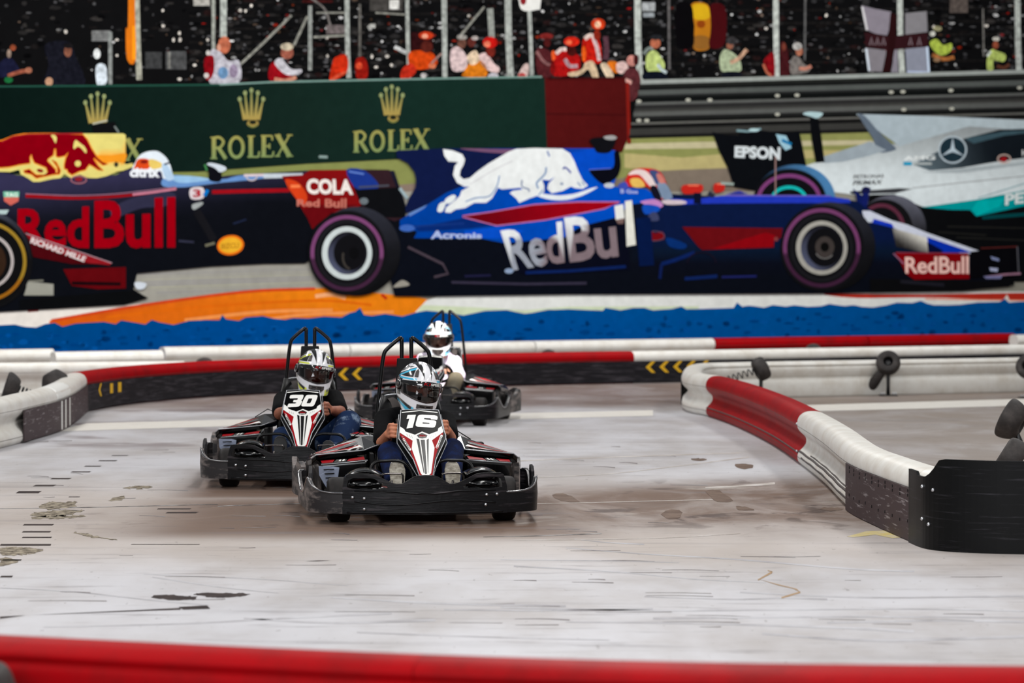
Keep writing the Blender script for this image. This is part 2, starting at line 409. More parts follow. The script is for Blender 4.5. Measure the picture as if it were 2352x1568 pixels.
# ---- fence posts of the print
LG = (158, 163, 158)
for pts, w, c in (([(308, -230), (311, 40), (316, 184)], 13, (160, 160, 146)), ([(487, -230), (486, 118)], 8, (150, 154, 146)), ([(510, -230), (509, 86)], 15, (166, 172, 166)),
                  ([(708, 14), (708, 162)], 9, (140, 144, 140)), ([(792, -230), (793, 60), (797, 180)], 11, LG), ([(930, -230), (931, 30), (935, 180)], 9, LG), ([(1014, -230), (1017, 178)], 12, LG),
                  ([(1121, 20), (1125, 88)], 14, (140, 144, 138)), ([(1160, -230), (1163, 60), (1168, 178)], 15, LG), ([(1211, 20), (1217, 174)], 9, LG), ([(1459, -230), (1460, 80), (1466, 188)], 15, (176, 182, 176)),
                  ([(1531, -60), (1532, 160)], 6, (92, 90, 90)), ([(1776, -230), (1777, 60), (1779, 178)], 13, (184, 190, 184)), ([(2061, -230), (2062, 60), (2067, 172)], 13, (180, 186, 180)),
                  ([(2331, -230), (2332, 60), (2335, 164)], 13, (180, 186, 180)), ([(2252, 20), (2254, 130)], 4, (110, 108, 104)), ([(1845, -60), (1843, 140)], 5, (90, 90, 90)), ([(822, 10), (822, 130)], 6, (90, 88, 84)), ([(-20, -230), (-18, 190)], 9, (120, 122, 118))):
    q = P_(0.0590); q.m = M_PR2; q.k = .85; q.line(pts, w, c, 3); finish(q, 'printed_fence_post', mural)
for pts, w in (([(543, 153), (600, 100), (665, 36)], 6), ([(671, 104), (702, 38)], 6), ([(1052, 84), (1108, 16)], 5), ([(722, 30), (792, 30)], 4), ([(716, 86), (792, 82)], 5), ([(858, 30), (925, 34)], 4)):
    q = P_(0.0589); q.m = M_PR2; q.k = .8; q.line(pts, w, (138, 138, 130)); finish(q, 'printed_brace', mural)
q = P_(0.0592); q.poly([(292, -60), (305, -60), (306, 30), (308, 138), (288, 138), (285, 66), (290, 60)], (196, 104, 20), 3); q.poly([(300, 60), (306, 60), (308, 136), (300, 138)], (222, 138, 24)); finish(q, 'printed_orange_pole_pad', mural)
q = P_(0.0593); q.poly([(1190, -30), (1235, -30), (1236, 16), (1230, 23), (1192, 22)], (206, 206, 202), 4); q.ell(1197, 2, 7, 10, (120, 30, 34)); finish(q, 'printed_marshal_sign', mural)
# ---- spectators (each printed figure a part)
SK = (176, 112, 84)
people = [
 [(((100, 103), (152, 96), (170, 130), (190, 198), (100, 198), (108, 150)), (24, 25, 34)), ('e', 152, 118, 9, 14, (132, 84, 66)), ('e', 153, 106, 11, 6, (28, 26, 28)), ('e', 109, 188, 9, 10, (196, 150, 120))],
 [(((-8, 150), (14, 132), (30, 142), (40, 168), (-8, 178)), (26, 28, 52)), ('e', 26, 110, 7, 7, (150, 76, 50)), ('e', 17, 124, 5, 10, (150, 130, 116)), ('l', (14, 175), (40, 166), (64, 162), 9, (150, 84, 64)), ('e', 62, 162, 8, 7, (184, 118, 92)), ('e', 16, 184, 10, 7, (30, 110, 60))],
 [(((478, 120), (500, 118), (520, 140), (545, 140), (545, 190), (478, 192)), (192, 190, 200)), (((465, 136), (486, 130), (486, 170), (470, 184)), (136, 14, 24)), ('e', 511, 104, 14, 20, (190, 108, 80)), ('e', 498, 110, 5, 8, (206, 150, 126)), ('e', 508, 168, 12, 14, (110, 150, 190)), ('e', 532, 164, 10, 16, (150, 136, 160)), ('e', 470, 174, 6, 6, (216, 210, 206)), ('e', 474, 122, 5, 6, (210, 206, 200))],
 [(((616, 150), (634, 140), (655, 150), (664, 186), (616, 186)), (150, 16, 26)), (((626, 146), (640, 134), (664, 158), (688, 160), (684, 170), (652, 172)), (206, 204, 212)), ('e', 655, 122, 15, 14, (166, 96, 78)), ('e', 655, 108, 15, 9, (196, 184, 160)), ('l', (626, 182), (650, 186), (676, 178), 9, (206, 140, 116))],
 [(((766, 132), (792, 128), (792, 166), (760, 186), (752, 184), (758, 150)), (206, 48, 22)), ('l', (756, 184), (776, 172), (792, 166), 6, (222, 90, 60))],
 [(((812, 140), (830, 132), (840, 150), (838, 180), (816, 182)), (150, 26, 18)), ('e', 820, 152, 8, 8, (220, 80, 50))],
 [(((934, 124), (954, 116), (988, 122), (1000, 146), (980, 158), (950, 160), (936, 150)), (214, 72, 20)), (((918, 160), (940, 146), (952, 164), (930, 184), (916, 186)), (196, 48, 30)), ('e', 975, 108, 14, 14, (86, 34, 28)), ('e', 974, 82, 17, 9, (196, 60, 30)), ('e', 971, 84, 7, 5, (240, 170, 140)), ('l', (985, 148), (1002, 130), (1010, 124), 5, (160, 130, 124)), ('e', 988, 152, 9, 6, (214, 120, 84)), ('e', 968, 174, 7, 6, (196, 190, 190))],
 [(((1030, 118), (1048, 108), (1068, 132), (1064, 160), (1034, 162)), (220, 196, 196)), ('e', 1056, 100, 10, 12, (110, 74, 62)), ('e', 1056, 86, 12, 6, (160, 156, 150))],
 [(((1060, 166), (1072, 148), (1088, 138), (1108, 146), (1112, 176), (1060, 176)), (222, 126, 30)), (((1068, 130), (1088, 116), (1096, 140), (1078, 150)), (232, 206, 176)), ('e', 1078, 98, 9, 11, (100, 46, 40)), ('e', 1086, 88, 8, 5, (190, 180, 176))],
 [(((1094, 128), (1112, 122), (1130, 146), (1142, 156), (1138, 168), (1112, 160), (1098, 142)), (230, 200, 198)), ('e', 1122, 118, 11, 14, (120, 40, 32)), ('e', 1121, 98, 17, 13, (206, 26, 22)), ('e', 1114, 102, 8, 7, (240, 130, 100)), ('e', 1128, 174, 12, 6, (200, 196, 206))],
 [(((1226, 120), (1240, 110), (1262, 124), (1268, 172), (1232, 174)), (84, 34, 38)), ('e', 1250, 84, 16, 7, (130, 40, 38)), ('e', 1252, 98, 8, 11, (80, 26, 26)), ('l', (1228, 118), (1242, 140), (1258, 150), 7, (150, 104, 104))],
 [(((1264, 130), (1280, 112), (1300, 116), (1326, 130), (1326, 160), (1302, 174), (1262, 172)), (176, 22, 22)), ('l', (1272, 124), (1284, 114), (1296, 114), 9, (228, 206, 200)), ('l', (1292, 136), (1304, 152), (1322, 152), 9, (180, 150, 158)), ('e', 1308, 118, 11, 12, (72, 22, 20)), ('e', 1308, 96, 18, 11, (216, 40, 24)), ('e', 1302, 98, 7, 5, (244, 120, 80)), ('e', 1266, 128, 5, 12, (230, 90, 40))],
 [(((1333, 96), (1344, 84), (1362, 82), (1374, 100), (1376, 142), (1356, 146), (1334, 142)), (196, 30, 20)), ('l', (1338, 90), (1350, 82), (1360, 84), 10, (228, 206, 196)), ('l', (1358, 88), (1366, 110), (1372, 140), 9, (214, 190, 190)), ('e', 1366, 82, 8, 12, (140, 40, 26)), ('e', 1369, 56, 16, 13, (220, 66, 30)), ('e', 1368, 57, 7, 8, (252, 206, 170)), (((1300, 168), (1330, 160), (1340, 144), (1358, 142), (1370, 178), (1358, 182), (1346, 160), (1330, 172), (1306, 176)), (216, 190, 156)), (((1374, 150), (1388, 146), (1404, 172), (1398, 188), (1390, 182)), (228, 206, 176)), ('l', (1386, 84), (1388, 120), (1384, 138), 12, (92, 60, 70)), ('e', 1336, 124, 5, 18, (240, 100, 30)), ('e', 1394, 186, 6, 5, (236, 120, 60))],
 [(((1390, 146), (1400, 140), (1416, 148), (1414, 168), (1396, 162)), (226, 118, 30)), (((1412, 146), (1430, 142), (1438, 158), (1424, 170), (1412, 164)), (228, 196, 190)), ('e', 1446, 140, 12, 13, (206, 140, 130)), ('e', 1456, 138, 6, 13, (70, 26, 28)), (((1428, 170), (1444, 156), (1462, 166), (1466, 200), (1450, 232), (1432, 222)), (92, 44, 48)), ('l', (1430, 184), (1446, 190), 9, (222, 170, 160)), (((1428, 240), (1440, 238), (1438, 262), (1430, 262)), (220, 130, 30))],
 [(((1480, 128), (1498, 116), (1512, 130), (1522, 150), (1514, 166), (1482, 164)), (196, 214, 130)), ('l', (1473, 124), (1484, 112), (1496, 112), 8, (130, 140, 136)), ('e', 1500, 100, 12, 12, (190, 110, 82)), ('e', 1502, 86, 14, 6, (40, 42, 46)), (((1476, 166), (1520, 166), (1526, 184), (1474, 184)), (18, 22, 34)), ('l', (1505, 148), (1514, 160), (1526, 168), 7, (200, 216, 220))],
 [(((1648, 150), (1650, 124), (1664, 114), (1690, 132), (1698, 156), (1690, 166), (1656, 166)), (176, 190, 156)), ('l', (1672, 144), (1690, 136), (1710, 114), 9, (206, 164, 136)), ('e', 1671, 105, 8, 9, (150, 96, 76)), ('e', 1675, 94, 13, 9, (58, 56, 58)), (((1656, 166), (1694, 166), (1696, 180), (1656, 180)), (22, 24, 34))],
 [(((1748, 142), (1760, 126), (1772, 124), (1774, 176), (1762, 172), (1756, 156)), (140, 18, 26)), ('l', (1748, 148), (1756, 166), (1766, 174), 6, (196, 110, 84)), (((1788, 100), (1802, 110), (1808, 172), (1788, 176)), (70, 26, 30)), ('e', 1795, 108, 5, 10, (120, 60, 48))],
 [(((1809, 150), (1816, 130), (1830, 132), (1842, 148), (1856, 154), (1850, 166), (1814, 172)), (128, 122, 118)), ('e', 1830, 118, 8, 11, (186, 118, 92)), ('e', 1826, 107, 11, 9, (188, 186, 182)), ('l', (1830, 158), (1846, 158), (1858, 152), 8, (196, 130, 110))],
 [(((2130, 98), (2146, 90), (2160, 104), (2180, 100), (2178, 118), (2158, 128), (2140, 118)), (176, 196, 80)), ('e', 2136, 78, 7, 6, (206, 206, 196)), ('e', 2148, 66, 10, 6, (160, 156, 120)), ('l', (2136, 126), (2160, 136), (2186, 132), 9, (176, 110, 60)), ('e', 2146, 138, 8, 5, (150, 120, 90))],
 [(((2262, 134), (2272, 114), (2284, 118), (2304, 126), (2300, 142), (2276, 140), (2276, 160), (2262, 160)), (188, 206, 110)), ('e', 2282, 90, 8, 5, (210, 206, 196)), ('e', 2281, 104, 7, 9, (160, 84, 60)), ('l', (2262, 130), (2270, 118), 6, (206, 214, 206)), ('l', (2284, 152), (2300, 156), (2312, 148), 7, (110, 66, 50))],
 [(((1184, 178), (1196, 152), (1204, 146), (1210, 150), (1206, 176)), (216, 190, 184)), ('e', 1194, 174, 9, 6, (180, 60, 60))],
]
for k, fig in enumerate(people):
    q = P_(0.0600); q.m = M_PR2; q.k = .72
    for it in fig:
        if it[0] == 'e': q.ell(it[1], it[2], it[3], it[4], it[5], 16)
        elif it[0] == 'l': q.line(list(it[1:-2]), it[-2], it[-1], 4)
        else: q.poly(list(it[0]), it[1], 4)
    finish(q, 'printed_spectator', mural)
# ---- flags
q = P_(0.0594)
q.poly([(1583, 10), (1620, 11), (1627, 48), (1626, 82), (1622, 113), (1588, 112), (1590, 60)], (172, 108, 24), 4)
q.poly([(1586, 12), (1618, 13), (1624, 42), (1590, 44)], (196, 156, 26), 4); q.poly([(1590, 84), (1622, 86), (1621, 112), (1589, 111)], (132, 88, 36), 4); q.ell(1605, 56, 10, 9, (132, 60, 16))
q.poly([(1626, 12), (1658, 14), (1664, 60), (1656, 106), (1624, 108), (1629, 60)], (62, 12, 16), 4); q.poly([(1548, 12), (1582, 12), (1588, 60), (1586, 108), (1550, 104)], (9, 8, 10), 4)
finish(q, 'printed_flag', mural)
q = P_(0.0586)
for pts, c in (([(1973, 13), (2000, 20), (2042, 28), (2040, 60), (2032, 82), (2005, 78), (1987, 70)], (126, 120, 130)), ([(1982, 110), (2030, 116), (2028, 150), (2021, 166), (1989, 163)], (120, 116, 122)),
               ([(2044, 112), (2056, 112), (2058, 167), (2041, 167), (2046, 140)], (124, 120, 130)), ([(2074, 31), (2123, 26), (2125, 74), (2074, 80)], (122, 120, 124)), ([(2074, 112), (2123, 108), (2128, 168), (2077, 167)], (128, 132, 146))):
    q.poly(pts, c)
q.poly([(1980, 74), (2034, 84), (2125, 76), (2127, 108), (2034, 116), (1984, 108)], (44, 20, 24)); q.poly([(2040, 30), (2056, 34), (2050, 110), (2040, 166), (2021, 166), (2032, 112)], (36, 14, 16))
for x in (1996, 2010, 2024, 2086, 2106): q.line([(x-4, 104), (x, 86), (x+4, 104)], 3, (120, 104, 110))
q.line([(1975, 16), (1986, 70)], 5, (196, 194, 196)); q.line([(1984, 112), (1991, 163)], 5, (196, 206, 216)); q.line([(2124, 108), (2128, 168)], 5, (190, 206, 226)); q.line([(2078, 165), (2128, 166)], 3, (176, 190, 220))
finish(q, 'printed_flag', mural)
# ---- advertising board
p = P_(0.0616)
p.poly([(-900, 230), (-300, 204), (0, 199), (500, 196), (620, 190), (900, 184), (1246, 180), (1252, 350), (1252, 352), (900, 366), (700, 376), (450, 394), (0, 400), (-900, 420)],
       lambda x, y: (8+10*max(0, min(1, x/700)), 21+18*max(0, min(1, x/900)), 18+15*max(0, min(1, x/900))), step=120)
p.poly([(1246, 180), (1430, 178), (1440, 230), (1436, 320), (1424, 350), (1252, 352)], g((78, 17, 18), (70, 16, 16), (1246, 200), (1430, 300)))
p.line([(1250, 262), (1436, 264)], 4, (60, 13, 14)); p.line([(1436, 190), (1440, 330)], 8, (120, 26, 20)); p.line([(1252, 182), (1432, 180)], 5, (58, 12, 12))
p.line([(-100, 202), (0, 199), (300, 197), (500, 195)], 4, (30, 70, 58)); p.line([(500, 195), (620, 189), (760, 186), (1000, 181), (1240, 177)], 4, (110, 140, 132))
p.line([(728, 360), (748, 361)], 6, (130, 150, 146))
GO = (128, 134, 78)
def crown(cx, ytip, ybot, wd_, cut=None):
    ys = ytip+(ybot-ytip)*0.22; wb = wd_*0.34
    tips = [(-0.5, 0.24), (-0.27, 0.07), (0, 0.0), (0.27, 0.07), (0.5, 0.24)]
    for tx, ty in tips:
        x = cx+tx*wd_; y = ytip+ty*(ybot-ytip)
        bx = cx+tx*wd_*0.56
        p.line([(x, y), (bx, ytip+(ybot-ytip)*0.80)], (3, wd_*0.17), g((120, 128, 80), (166, 138, 70), (0, ytip), (0, ybot)))
        p.ell(x, y, 4.6, 5.6, (132, 142, 96), 14)
    if not cut:
        p.ell(cx+3, ybot-8, wd_*0.25, 9, (146, 126, 66)); p.ell(cx+3, ybot-11, wd_*0.15, 5, (30, 34, 24)); p.ring(cx+3, ybot-6, wd_*0.2, 8, 3, (104, 112, 60), 24, 0, 180)
crown(220, 216, 300, 56, True); crown(573, 208, 292, 54); crown(895, 200, 281, 50)
def serif(x0, y0, x1, y1, sl, letters='ROLEX'):
    """roman capitals with slab serifs, (x0,y0)-(x1,y1) box, sl = rise over width"""
    Hh = y1-y0; wds = {'R': 0.20, 'O': 0.23, 'L': 0.155, 'E': 0.17, 'X': 0.215}; x = x0; Wd = x1-x0
    for ch in 'ROLEX':
        w = wds[ch]*Wd; yy = y0+sl*(x-x0)/Wd
        if ch in letters:
            st = 0.11*Hh+4; c = g((120, 138, 86), (146, 142, 78), (0, yy+Hh), (0, yy))
            def ln(a, b_, t): p.line([(x+a[0]*w, yy+a[1]*Hh), (x+b_[0]*w, yy+b_[1]*Hh)], t, c)
            if ch == 'R':
                ln((0.22, 0), (0.22, 1), st); ln((0.02, 0.02), (0.4, 0.02), 3); ln((0.02, 0.98), (0.42, 0.98), 3)
                p.line([(x+0.22*w, yy+2), (x+0.55*w, yy+1), (x+0.78*w, yy+0.22*Hh), (x+0.58*w, yy+0.48*Hh), (x+0.3*w, yy+0.5*Hh)], 6, c, 5); ln((0.5, 0.5), (0.92, 1), st-1)
            if ch == 'O': p.ring(x+w*0.47, yy+Hh*0.5, w*0.42, Hh*0.53, 7.5, c)
            if ch == 'L': ln((0.3, 0), (0.3, 1), st); ln((0.05, 0.02), (0.6, 0.02), 3); ln((0.05, 0.97), (0.9, 0.97), 4); ln((0.88, 0.97), (0.94, 0.72), 4)
            if ch == 'E': ln((0.25, 0), (0.25, 1), st); ln((0.05, 0.03), (0.82, 0.03), 4); ln((0.05, 0.97), (0.86, 0.97), 4); ln((0.25, 0.5), (0.65, 0.5), 4); ln((0.82, 0.03), (0.84, 0.24), 4); ln((0.86, 0.97), (0.92, 0.74), 4); ln((0.64, 0.38), (0.64, 0.62), 4)
            if ch == 'X': ln((0.14, 0), (0.82, 1), st+1); ln((0.82, 0), (0.14, 1), 4); ln((0, 0.02), (0.34, 0.02), 3); ln((0.66, 0.02), (0.98, 0.02), 3); ln((0, 0.98), (0.3, 0.98), 3); ln((0.62, 0.98), (1, 0.98), 3)
        x += w
serif(478, 315, 674, 365, -7); serif(805, 302, 988, 350, -7); serif(130, 322, 330, 372, -4, 'X')
finish(p, 'printed_advertising_board', mural)
# ---- guard rail
p = P_(0.0616)
yl = [184, 194, 200, 208, 219, 224, 236, 242, 252, 258, 268, 276, 282, 287, 296, 311, 318]
yr = [160, 169, 176, 184, 196, 201, 213, 219, 228, 234, 246, 252, 258, 263, 272, 286, 294]
cs = [(146, 152, 148), (34, 36, 34), (22, 23, 23), (78, 82, 80), (36, 38, 38), (16, 18, 18), (88, 90, 88), (40, 40, 40), (58, 58, 56), (84, 86, 84), (30, 31, 31), (16, 17, 17), (92, 92, 88), (20, 20, 20), (54, 54, 52), (24, 24, 24)]
for i, c in enumerate(cs):
    xL = 1466-(yl[i]-184)*0.22
    p.poly([(xL, yl[i]), (2400, yr[i]-1), (3200, yr[i]-22), (3200, yr[i+1]-22), (2400, yr[i+1]-1), (xL, yl[i+1])], c)
for x, y in ((1462, 233), (1462, 277), (1480, 277), (1575, 230), (1625, 230), (1780, 220), (1780, 263), (1825, 219), (2041, 212), (2068, 211), (2178, 208), (2336, 202), (2070, 252), (2180, 250)): p.ell(x, y, 6, 4, (170, 170, 158), 12)
finish(p, 'printed_guard_rail', mural)
# ---- race cars ------------------------------------------------------------
def fx(x0, y0, f): return lambda L: [(x0+a/f, y0+b_/f) for a, b_ in L]
def wheel(q, cx, cy, tread, face, ring_, rim, ringc, rimc, lw=7, rw=10, hub=True):
    o = P_(q.base+0.0105)
    o.ell(*tread, g((46, 48, 58), (16, 16, 18), (tread[0], tread[1]-tread[3]), (tread[0], tread[1]+tread[3]*0.3)), 64)
    o.ell(*face, (20, 20, 23), 64)
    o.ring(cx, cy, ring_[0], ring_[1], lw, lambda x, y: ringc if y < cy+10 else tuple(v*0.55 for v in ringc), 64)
    o.ring(cx, cy, rim[0]+12, rim[1]+14, 5, (30, 30, 34), 64)
    o.ell(cx, cy, rim[0], rim[1], rimc, 64)
    o.ell(cx+1, cy, rim[0]-rw, rim[1]-rw, g((86, 92, 118), (24, 24, 30), (cx-rim[0]*0.8, cy+20), (cx-rim[0]*0.2, cy-10)), 64)
    o.ell(cx+6, cy-1, rim[0]-rw-9, rim[1]-rw-8, (18, 18, 21), 48)
    return o
# silver car, furthest back
p = P_(0.0640)
p.poly([(1990, 450), (2060, 430), (3200, 440), (3200, 640), (1980, 650)], (13, 14, 16))
p.poly([(1890, 366), (1990, 325), (2062, 332), (2210, 286), (2352, 292), (3200, 330), (3200, 480), (2352, 466), (2180, 482), (2110, 474), (2048, 446), (1960, 448), (1900, 440), (1880, 400), (1830, 385)],
       lambda x, y: tuple(v*(0.66+0.34*max(0, min(1, (y-300)/105))) for v in (216, 226, 229)), step=40)
p.poly([(1960, 262), (2140, 267), (2352, 276), (2352, 300), (2220, 290), (2060, 336), (2010, 300)], g((160, 174, 182), (176, 190, 196), (1990, 300), (2300, 280)))
p.poly([(1965, 264), (1982, 268), (2010, 300), (2046, 334), (2050, 345), (2010, 350), (2000, 320)], (92, 104, 118), 3)
p.poly([(1884, 360), (1990, 326), (2030, 345), (1990, 358), (1930, 372), (1885, 375)], (150, 162, 170))
p.poly([(2090, 378), (2140, 352), (2210, 318), (2290, 298), (2352, 296), (3200, 320), (3200, 390), (2352, 362), (2280, 372), (2200, 386), (2130, 392)], g((96, 112, 120), (20, 26, 32), (2100, 380), (2260, 330)), step=30)
p.poly([(2210, 318), (2300, 302), (2352, 300), (2352, 306), (2300, 312), (2230, 330)], (60, 84, 94))
p.poly([(2110, 396), (2352, 372), (2352, 378), (2200, 398)], (168, 178, 182))
p.line([(2090, 432), (2200, 420), (2352, 404)], 3, (170, 176, 178)); p.line([(2240, 455), (2352, 420)], 3, (150, 180, 186))
p.poly([(2110, 476), (2240, 458), (2352, 436), (3200, 420), (3200, 470), (2352, 472), (2260, 492), (2236, 497), (2222, 482), (2180, 482)], (0, 152, 156))
p.poly([(2240, 462), (2300, 456), (2290, 474), (2238, 496), (2226, 480)], (0, 178, 178)); p.line([(2250, 500), (2352, 492)], 8, (6, 70, 74))
p.poly([(1945, 440), (2060, 432), (2090, 434), (2050, 444), (1950, 446)], (60, 62, 66))
for ln in (((2150, 533), (2260, 540)), ((2170, 520), (2352, 524)), ((2190, 545), (2352, 552))): p.line(list(ln), 3, (34, 34, 32))
# star in ring
p.ell(2182, 344, 33, 32, (176, 190, 198)); p.ell(2182, 344, 29, 28, (30, 48, 58))
for a in (90, 210, 330):
    r = math.radians(a); c_, s_ = math.cos(r), -math.sin(r)
    p.poly([(2182+c_*30, 344+s_*29), (2182-s_*5, 344+c_*5), (2182+s_*5, 344-c_*5)], (176, 192, 202))
p.text('PETRONAS', [(1955, 411), (2024, 408), (2024, 400), (1955, 402)], (66, 66, 70), 0.015); p.text('PRIMAX', [(1952, 426), (2018, 423), (2022, 413), (1956, 415)], (40, 40, 44), 0.02)
p.text('AMG', [(2069, 369), (2142, 367), (2142, 357), (2069, 359)], (226, 232, 232), 0.03); p.rect(2069, 372, 2088, 380, (24, 150, 190)); p.line([(2092, 376), (2134, 376)], 5, (170, 178, 178))
p.ring(2300, 365, 16, 11, 3, (196, 170, 160)); p.ell(2299, 366, 8, 6, (150, 20, 26)); p.text('H', [(2341, 358), (2352, 358), (2352, 344), (2341, 344)], (210, 212, 212), 0.03)
p.text('PETRONAS', [(2302, 472), (2520, 446), (2520, 416), (2302, 446)], (222, 230, 230), 0.04)
# rear wing
p.poly([(1630, 303), (1660, 310), (1690, 312), (1700, 297), (1745, 300), (1790, 305), (1830, 302), (1836, 330), (1846, 380), (1800, 396), (1740, 440), (1680, 430), (1665, 385), (1645, 345)], (12, 14, 18))
p.poly([(1776, 308), (1800, 312), (1812, 340), (1798, 346), (1784, 328)], (150, 190, 206)); p.line([(1790, 322), (1812, 332)], 7, (20, 110, 160)); p.line([(1686, 300), (1712, 302), (1742, 296)], 5, (120, 150, 156)); p.ell(1726, 299, 12, 4, (170, 200, 204))
p.text('EPSON', [(1681, 362), (1786, 368), (1787, 338), (1682, 335)], (206, 214, 218), 0.05)
p.poly([(1853, 262), (1872, 266), (1880, 310), (1888, 372), (1868, 374), (1858, 320)], (12, 13, 16)); p.poly([(1838, 262), (1852, 257), (1884, 260), (1872, 272), (1856, 268)], (168, 196, 200), 3)
car = finish(p, 'printed_race_car', mural); car['label'] = 'silver and turquoise printed race car at the right edge'
o = P_(0.0700); o.ell(1820, 458, 92, 80, g((74, 128, 176), (20, 30, 44), (1860, 390), (1760, 450)), 64); o.ell(1808, 462, 84, 74, (18, 18, 22), 64); o.ring(1806, 461, 75, 62, 9, (122, 62, 116), 64); o.ring(1806, 460, 43, 34, 8, (22, 180, 176), 64); o.ell(1806, 462, 34, 26, (14, 16, 18))
o.line([(1775, 360), (1775, 450)], 3, (150, 120, 116)); w = finish(o, 'printed_wheel', mural); w.parent = car
o = P_(0.0700); o.ell(2042, 524, 79, 76, g((104, 106, 120), (34, 34, 38), (2080, 450), (2060, 520)), 64); o.ell(2024, 528, 66, 70, (20, 20, 22), 64); o.ring(2018, 530, 56, 63, 9, (92, 44, 62), 64); o.ell(2014, 535, 36, 42, (14, 14, 16)); w = finish(o, 'printed_wheel', mural); w.parent = car
# dark blue car, left
p = P_(0.0715)
p.poly([(-900, 410), (0, 396), (80, 410), (180, 406), (262, 402), (300, 384), (330, 380), (390, 404), (430, 412), (480, 409), (520, 403), (600, 398), (700, 392), (900, 392), (926, 470), (926, 520), (880, 560), (720, 590), (695, 605), (600, 606), (480, 612), (310, 628), (302, 664), (334, 684), (280, 700), (0, 716), (-900, 740)],
       lambda x, y: tuple(a+(b_-a)*max(0, min(1, (y-400)/90+(x-350)/900)) for a, b_ in zip((46, 44, 72), (13, 15, 21))), step=34)
p.poly([(300, 455), (380, 440), (400, 455), (370, 475), (320, 478), (260, 500), (250, 480)], (44, 44, 66), 4)
p.poly([(370, 410), (400, 402), (500, 412), (540, 404), (600, 400), (600, 410), (500, 420), (420, 430), (370, 428)], (96, 136, 190), 3); p.poly([(390, 406), (430, 404), (480, 412), (430, 420), (400, 418)], (140, 180, 214), 4)
p.poly([(600, 399), (690, 398), (690, 408), (600, 410)], (186, 196, 204)); p.line([(555, 403), (600, 402)], 6, (206, 190, 196)); p.ring(573, 404, 14, 12, 3, (190, 180, 184), 24, 0, 180)
p.line([(54, 450), (160, 455), (250, 452), (330, 444), (400, 433)], (8, 5), (140, 14, 22), 6); p.line([(54, 445), (160, 449), (250, 446), (330, 438), (400, 429)], 1.8, (150, 110, 130), 6); p.line([(300, 447), (350, 441), (400, 434)], 5, (190, 120, 140), 4)
p.line([(482, 441), (560, 439), (660, 437)], 9, (150, 14, 24))
p.text('Red', [(36, 566), (200, 571), (200, 474), (36, 480)], lambda x, y: (146, 0, 16), 0.028, 0.98); p.text('Bull', [(212, 571), (398, 570), (398, 452), (212, 461)], lambda x, y: (146, 0, 16), 0.028, 1.0)
p.poly([(3, 440), (40, 440), (38, 462), (20, 472), (5, 462)], (196, 96, 84)); p.poly([(3, 440), (40, 440), (39, 453), (4, 453)], (110, 176, 150)); p.text('TAG', [(8, 452), (36, 452), (36, 443), (8, 443)], (220, 232, 222), 0.02)
p.poly([(-10, 482), (16, 482), (10, 492), (-10, 492)], (170, 190, 190))
K = fx(0, 290, 5.6)
YE = (208, 196, 112); RD = (122, 0, 14)
p.poly(K([(-1500, 250), (-600, 230), (0, 190), (150, 130), (280, 105), (620, 98), (1040, 95), (1560, 95), (1590, 115), (1590, 430), (1560, 470), (1600, 490), (1680, 475), (1690, 520), (1560, 570), (1480, 585), (1350, 640), (1220, 668), (1100, 665), (1000, 620), (940, 650), (880, 665), (800, 615), (750, 668), (640, 680), (480, 716), (400, 716), (330, 668), (240, 620), (222, 560), (100, 590), (0, 587), (-1500, 600)]),
       lambda x, y: (208, 196, 112) if not (x > 215 and 356 < y < 374) else (226, 150, 40), step=22)
p.poly(K([(1200, 380), (1400, 375), (1590, 350), (1590, 430), (1560, 470), (1440, 460), (1300, 470)]), (222, 140, 30), 3)
bull = [(-1500, 250), (-600, 230), (0, 190), (150, 130), (280, 105), (620, 100), (1040, 112), (1090, 170), (1150, 290), (1220, 400), (1290, 460), (1360, 490), (1300, 500), (1240, 452), (1180, 405), (1178, 430), (1230, 510), (1300, 575), (1240, 560), (1180, 520), (1120, 490), (1070, 560), (990, 580), (900, 625), (850, 590), (840, 555), (805, 548), (803, 500), (820, 420), (858, 330), (810, 380), (730, 398), (700, 390), (695, 290), (670, 290), (660, 370), (590, 420), (580, 450), (640, 510), (688, 560), (690, 605), (722, 590), (712, 520), (645, 432), (690, 460), (750, 570), (740, 612), (640, 622), (440, 666), (380, 615), (290, 595), (280, 575), (350, 555), (400, 600), (440, 632), (540, 628), (590, 590), (570, 530), (420, 470), (392, 410), (380, 360), (355, 400), (360, 475), (230, 492), (100, 522), (0, 530), (-1500, 545)]
p.line(K(bull)+[K(bull)[0]], 4.5, (226, 130, 26)); p.poly(K(bull), RD)
p.poly(K([(630, 120), (670, 112), (705, 150), (690, 218), (672, 195), (655, 160)]), YE, 4); p.poly(K([(945, 180), (1000, 215), (1060, 262), (1088, 320), (1072, 346), (1025, 292), (975, 262), (925, 296), (918, 250)]), YE, 4); p.ell(975/5.6, 290+482/5.6, 7, 7, YE)
p.ell(500/5.6, 290+578/5.6, 14, 7.5, YE, 24, 12); p.ell(490/5.6, 290+572/5.6, 8, 4, RD, 20, 12)
p.line([(0, 326), (25, 314), (60, 309), (185, 307)], 3, (150, 30, 36)); p.ell(262, 378, 5, 6, (50, 46, 34))
p.poly([(206, 286), (222, 284), (260, 280), (264, 306), (210, 306)], (14, 14, 16)); p.line([(208, 285), (242, 277)], 4, (170, 168, 150)); p.line([(258, 290), (268, 305)], 4, (110, 118, 116))
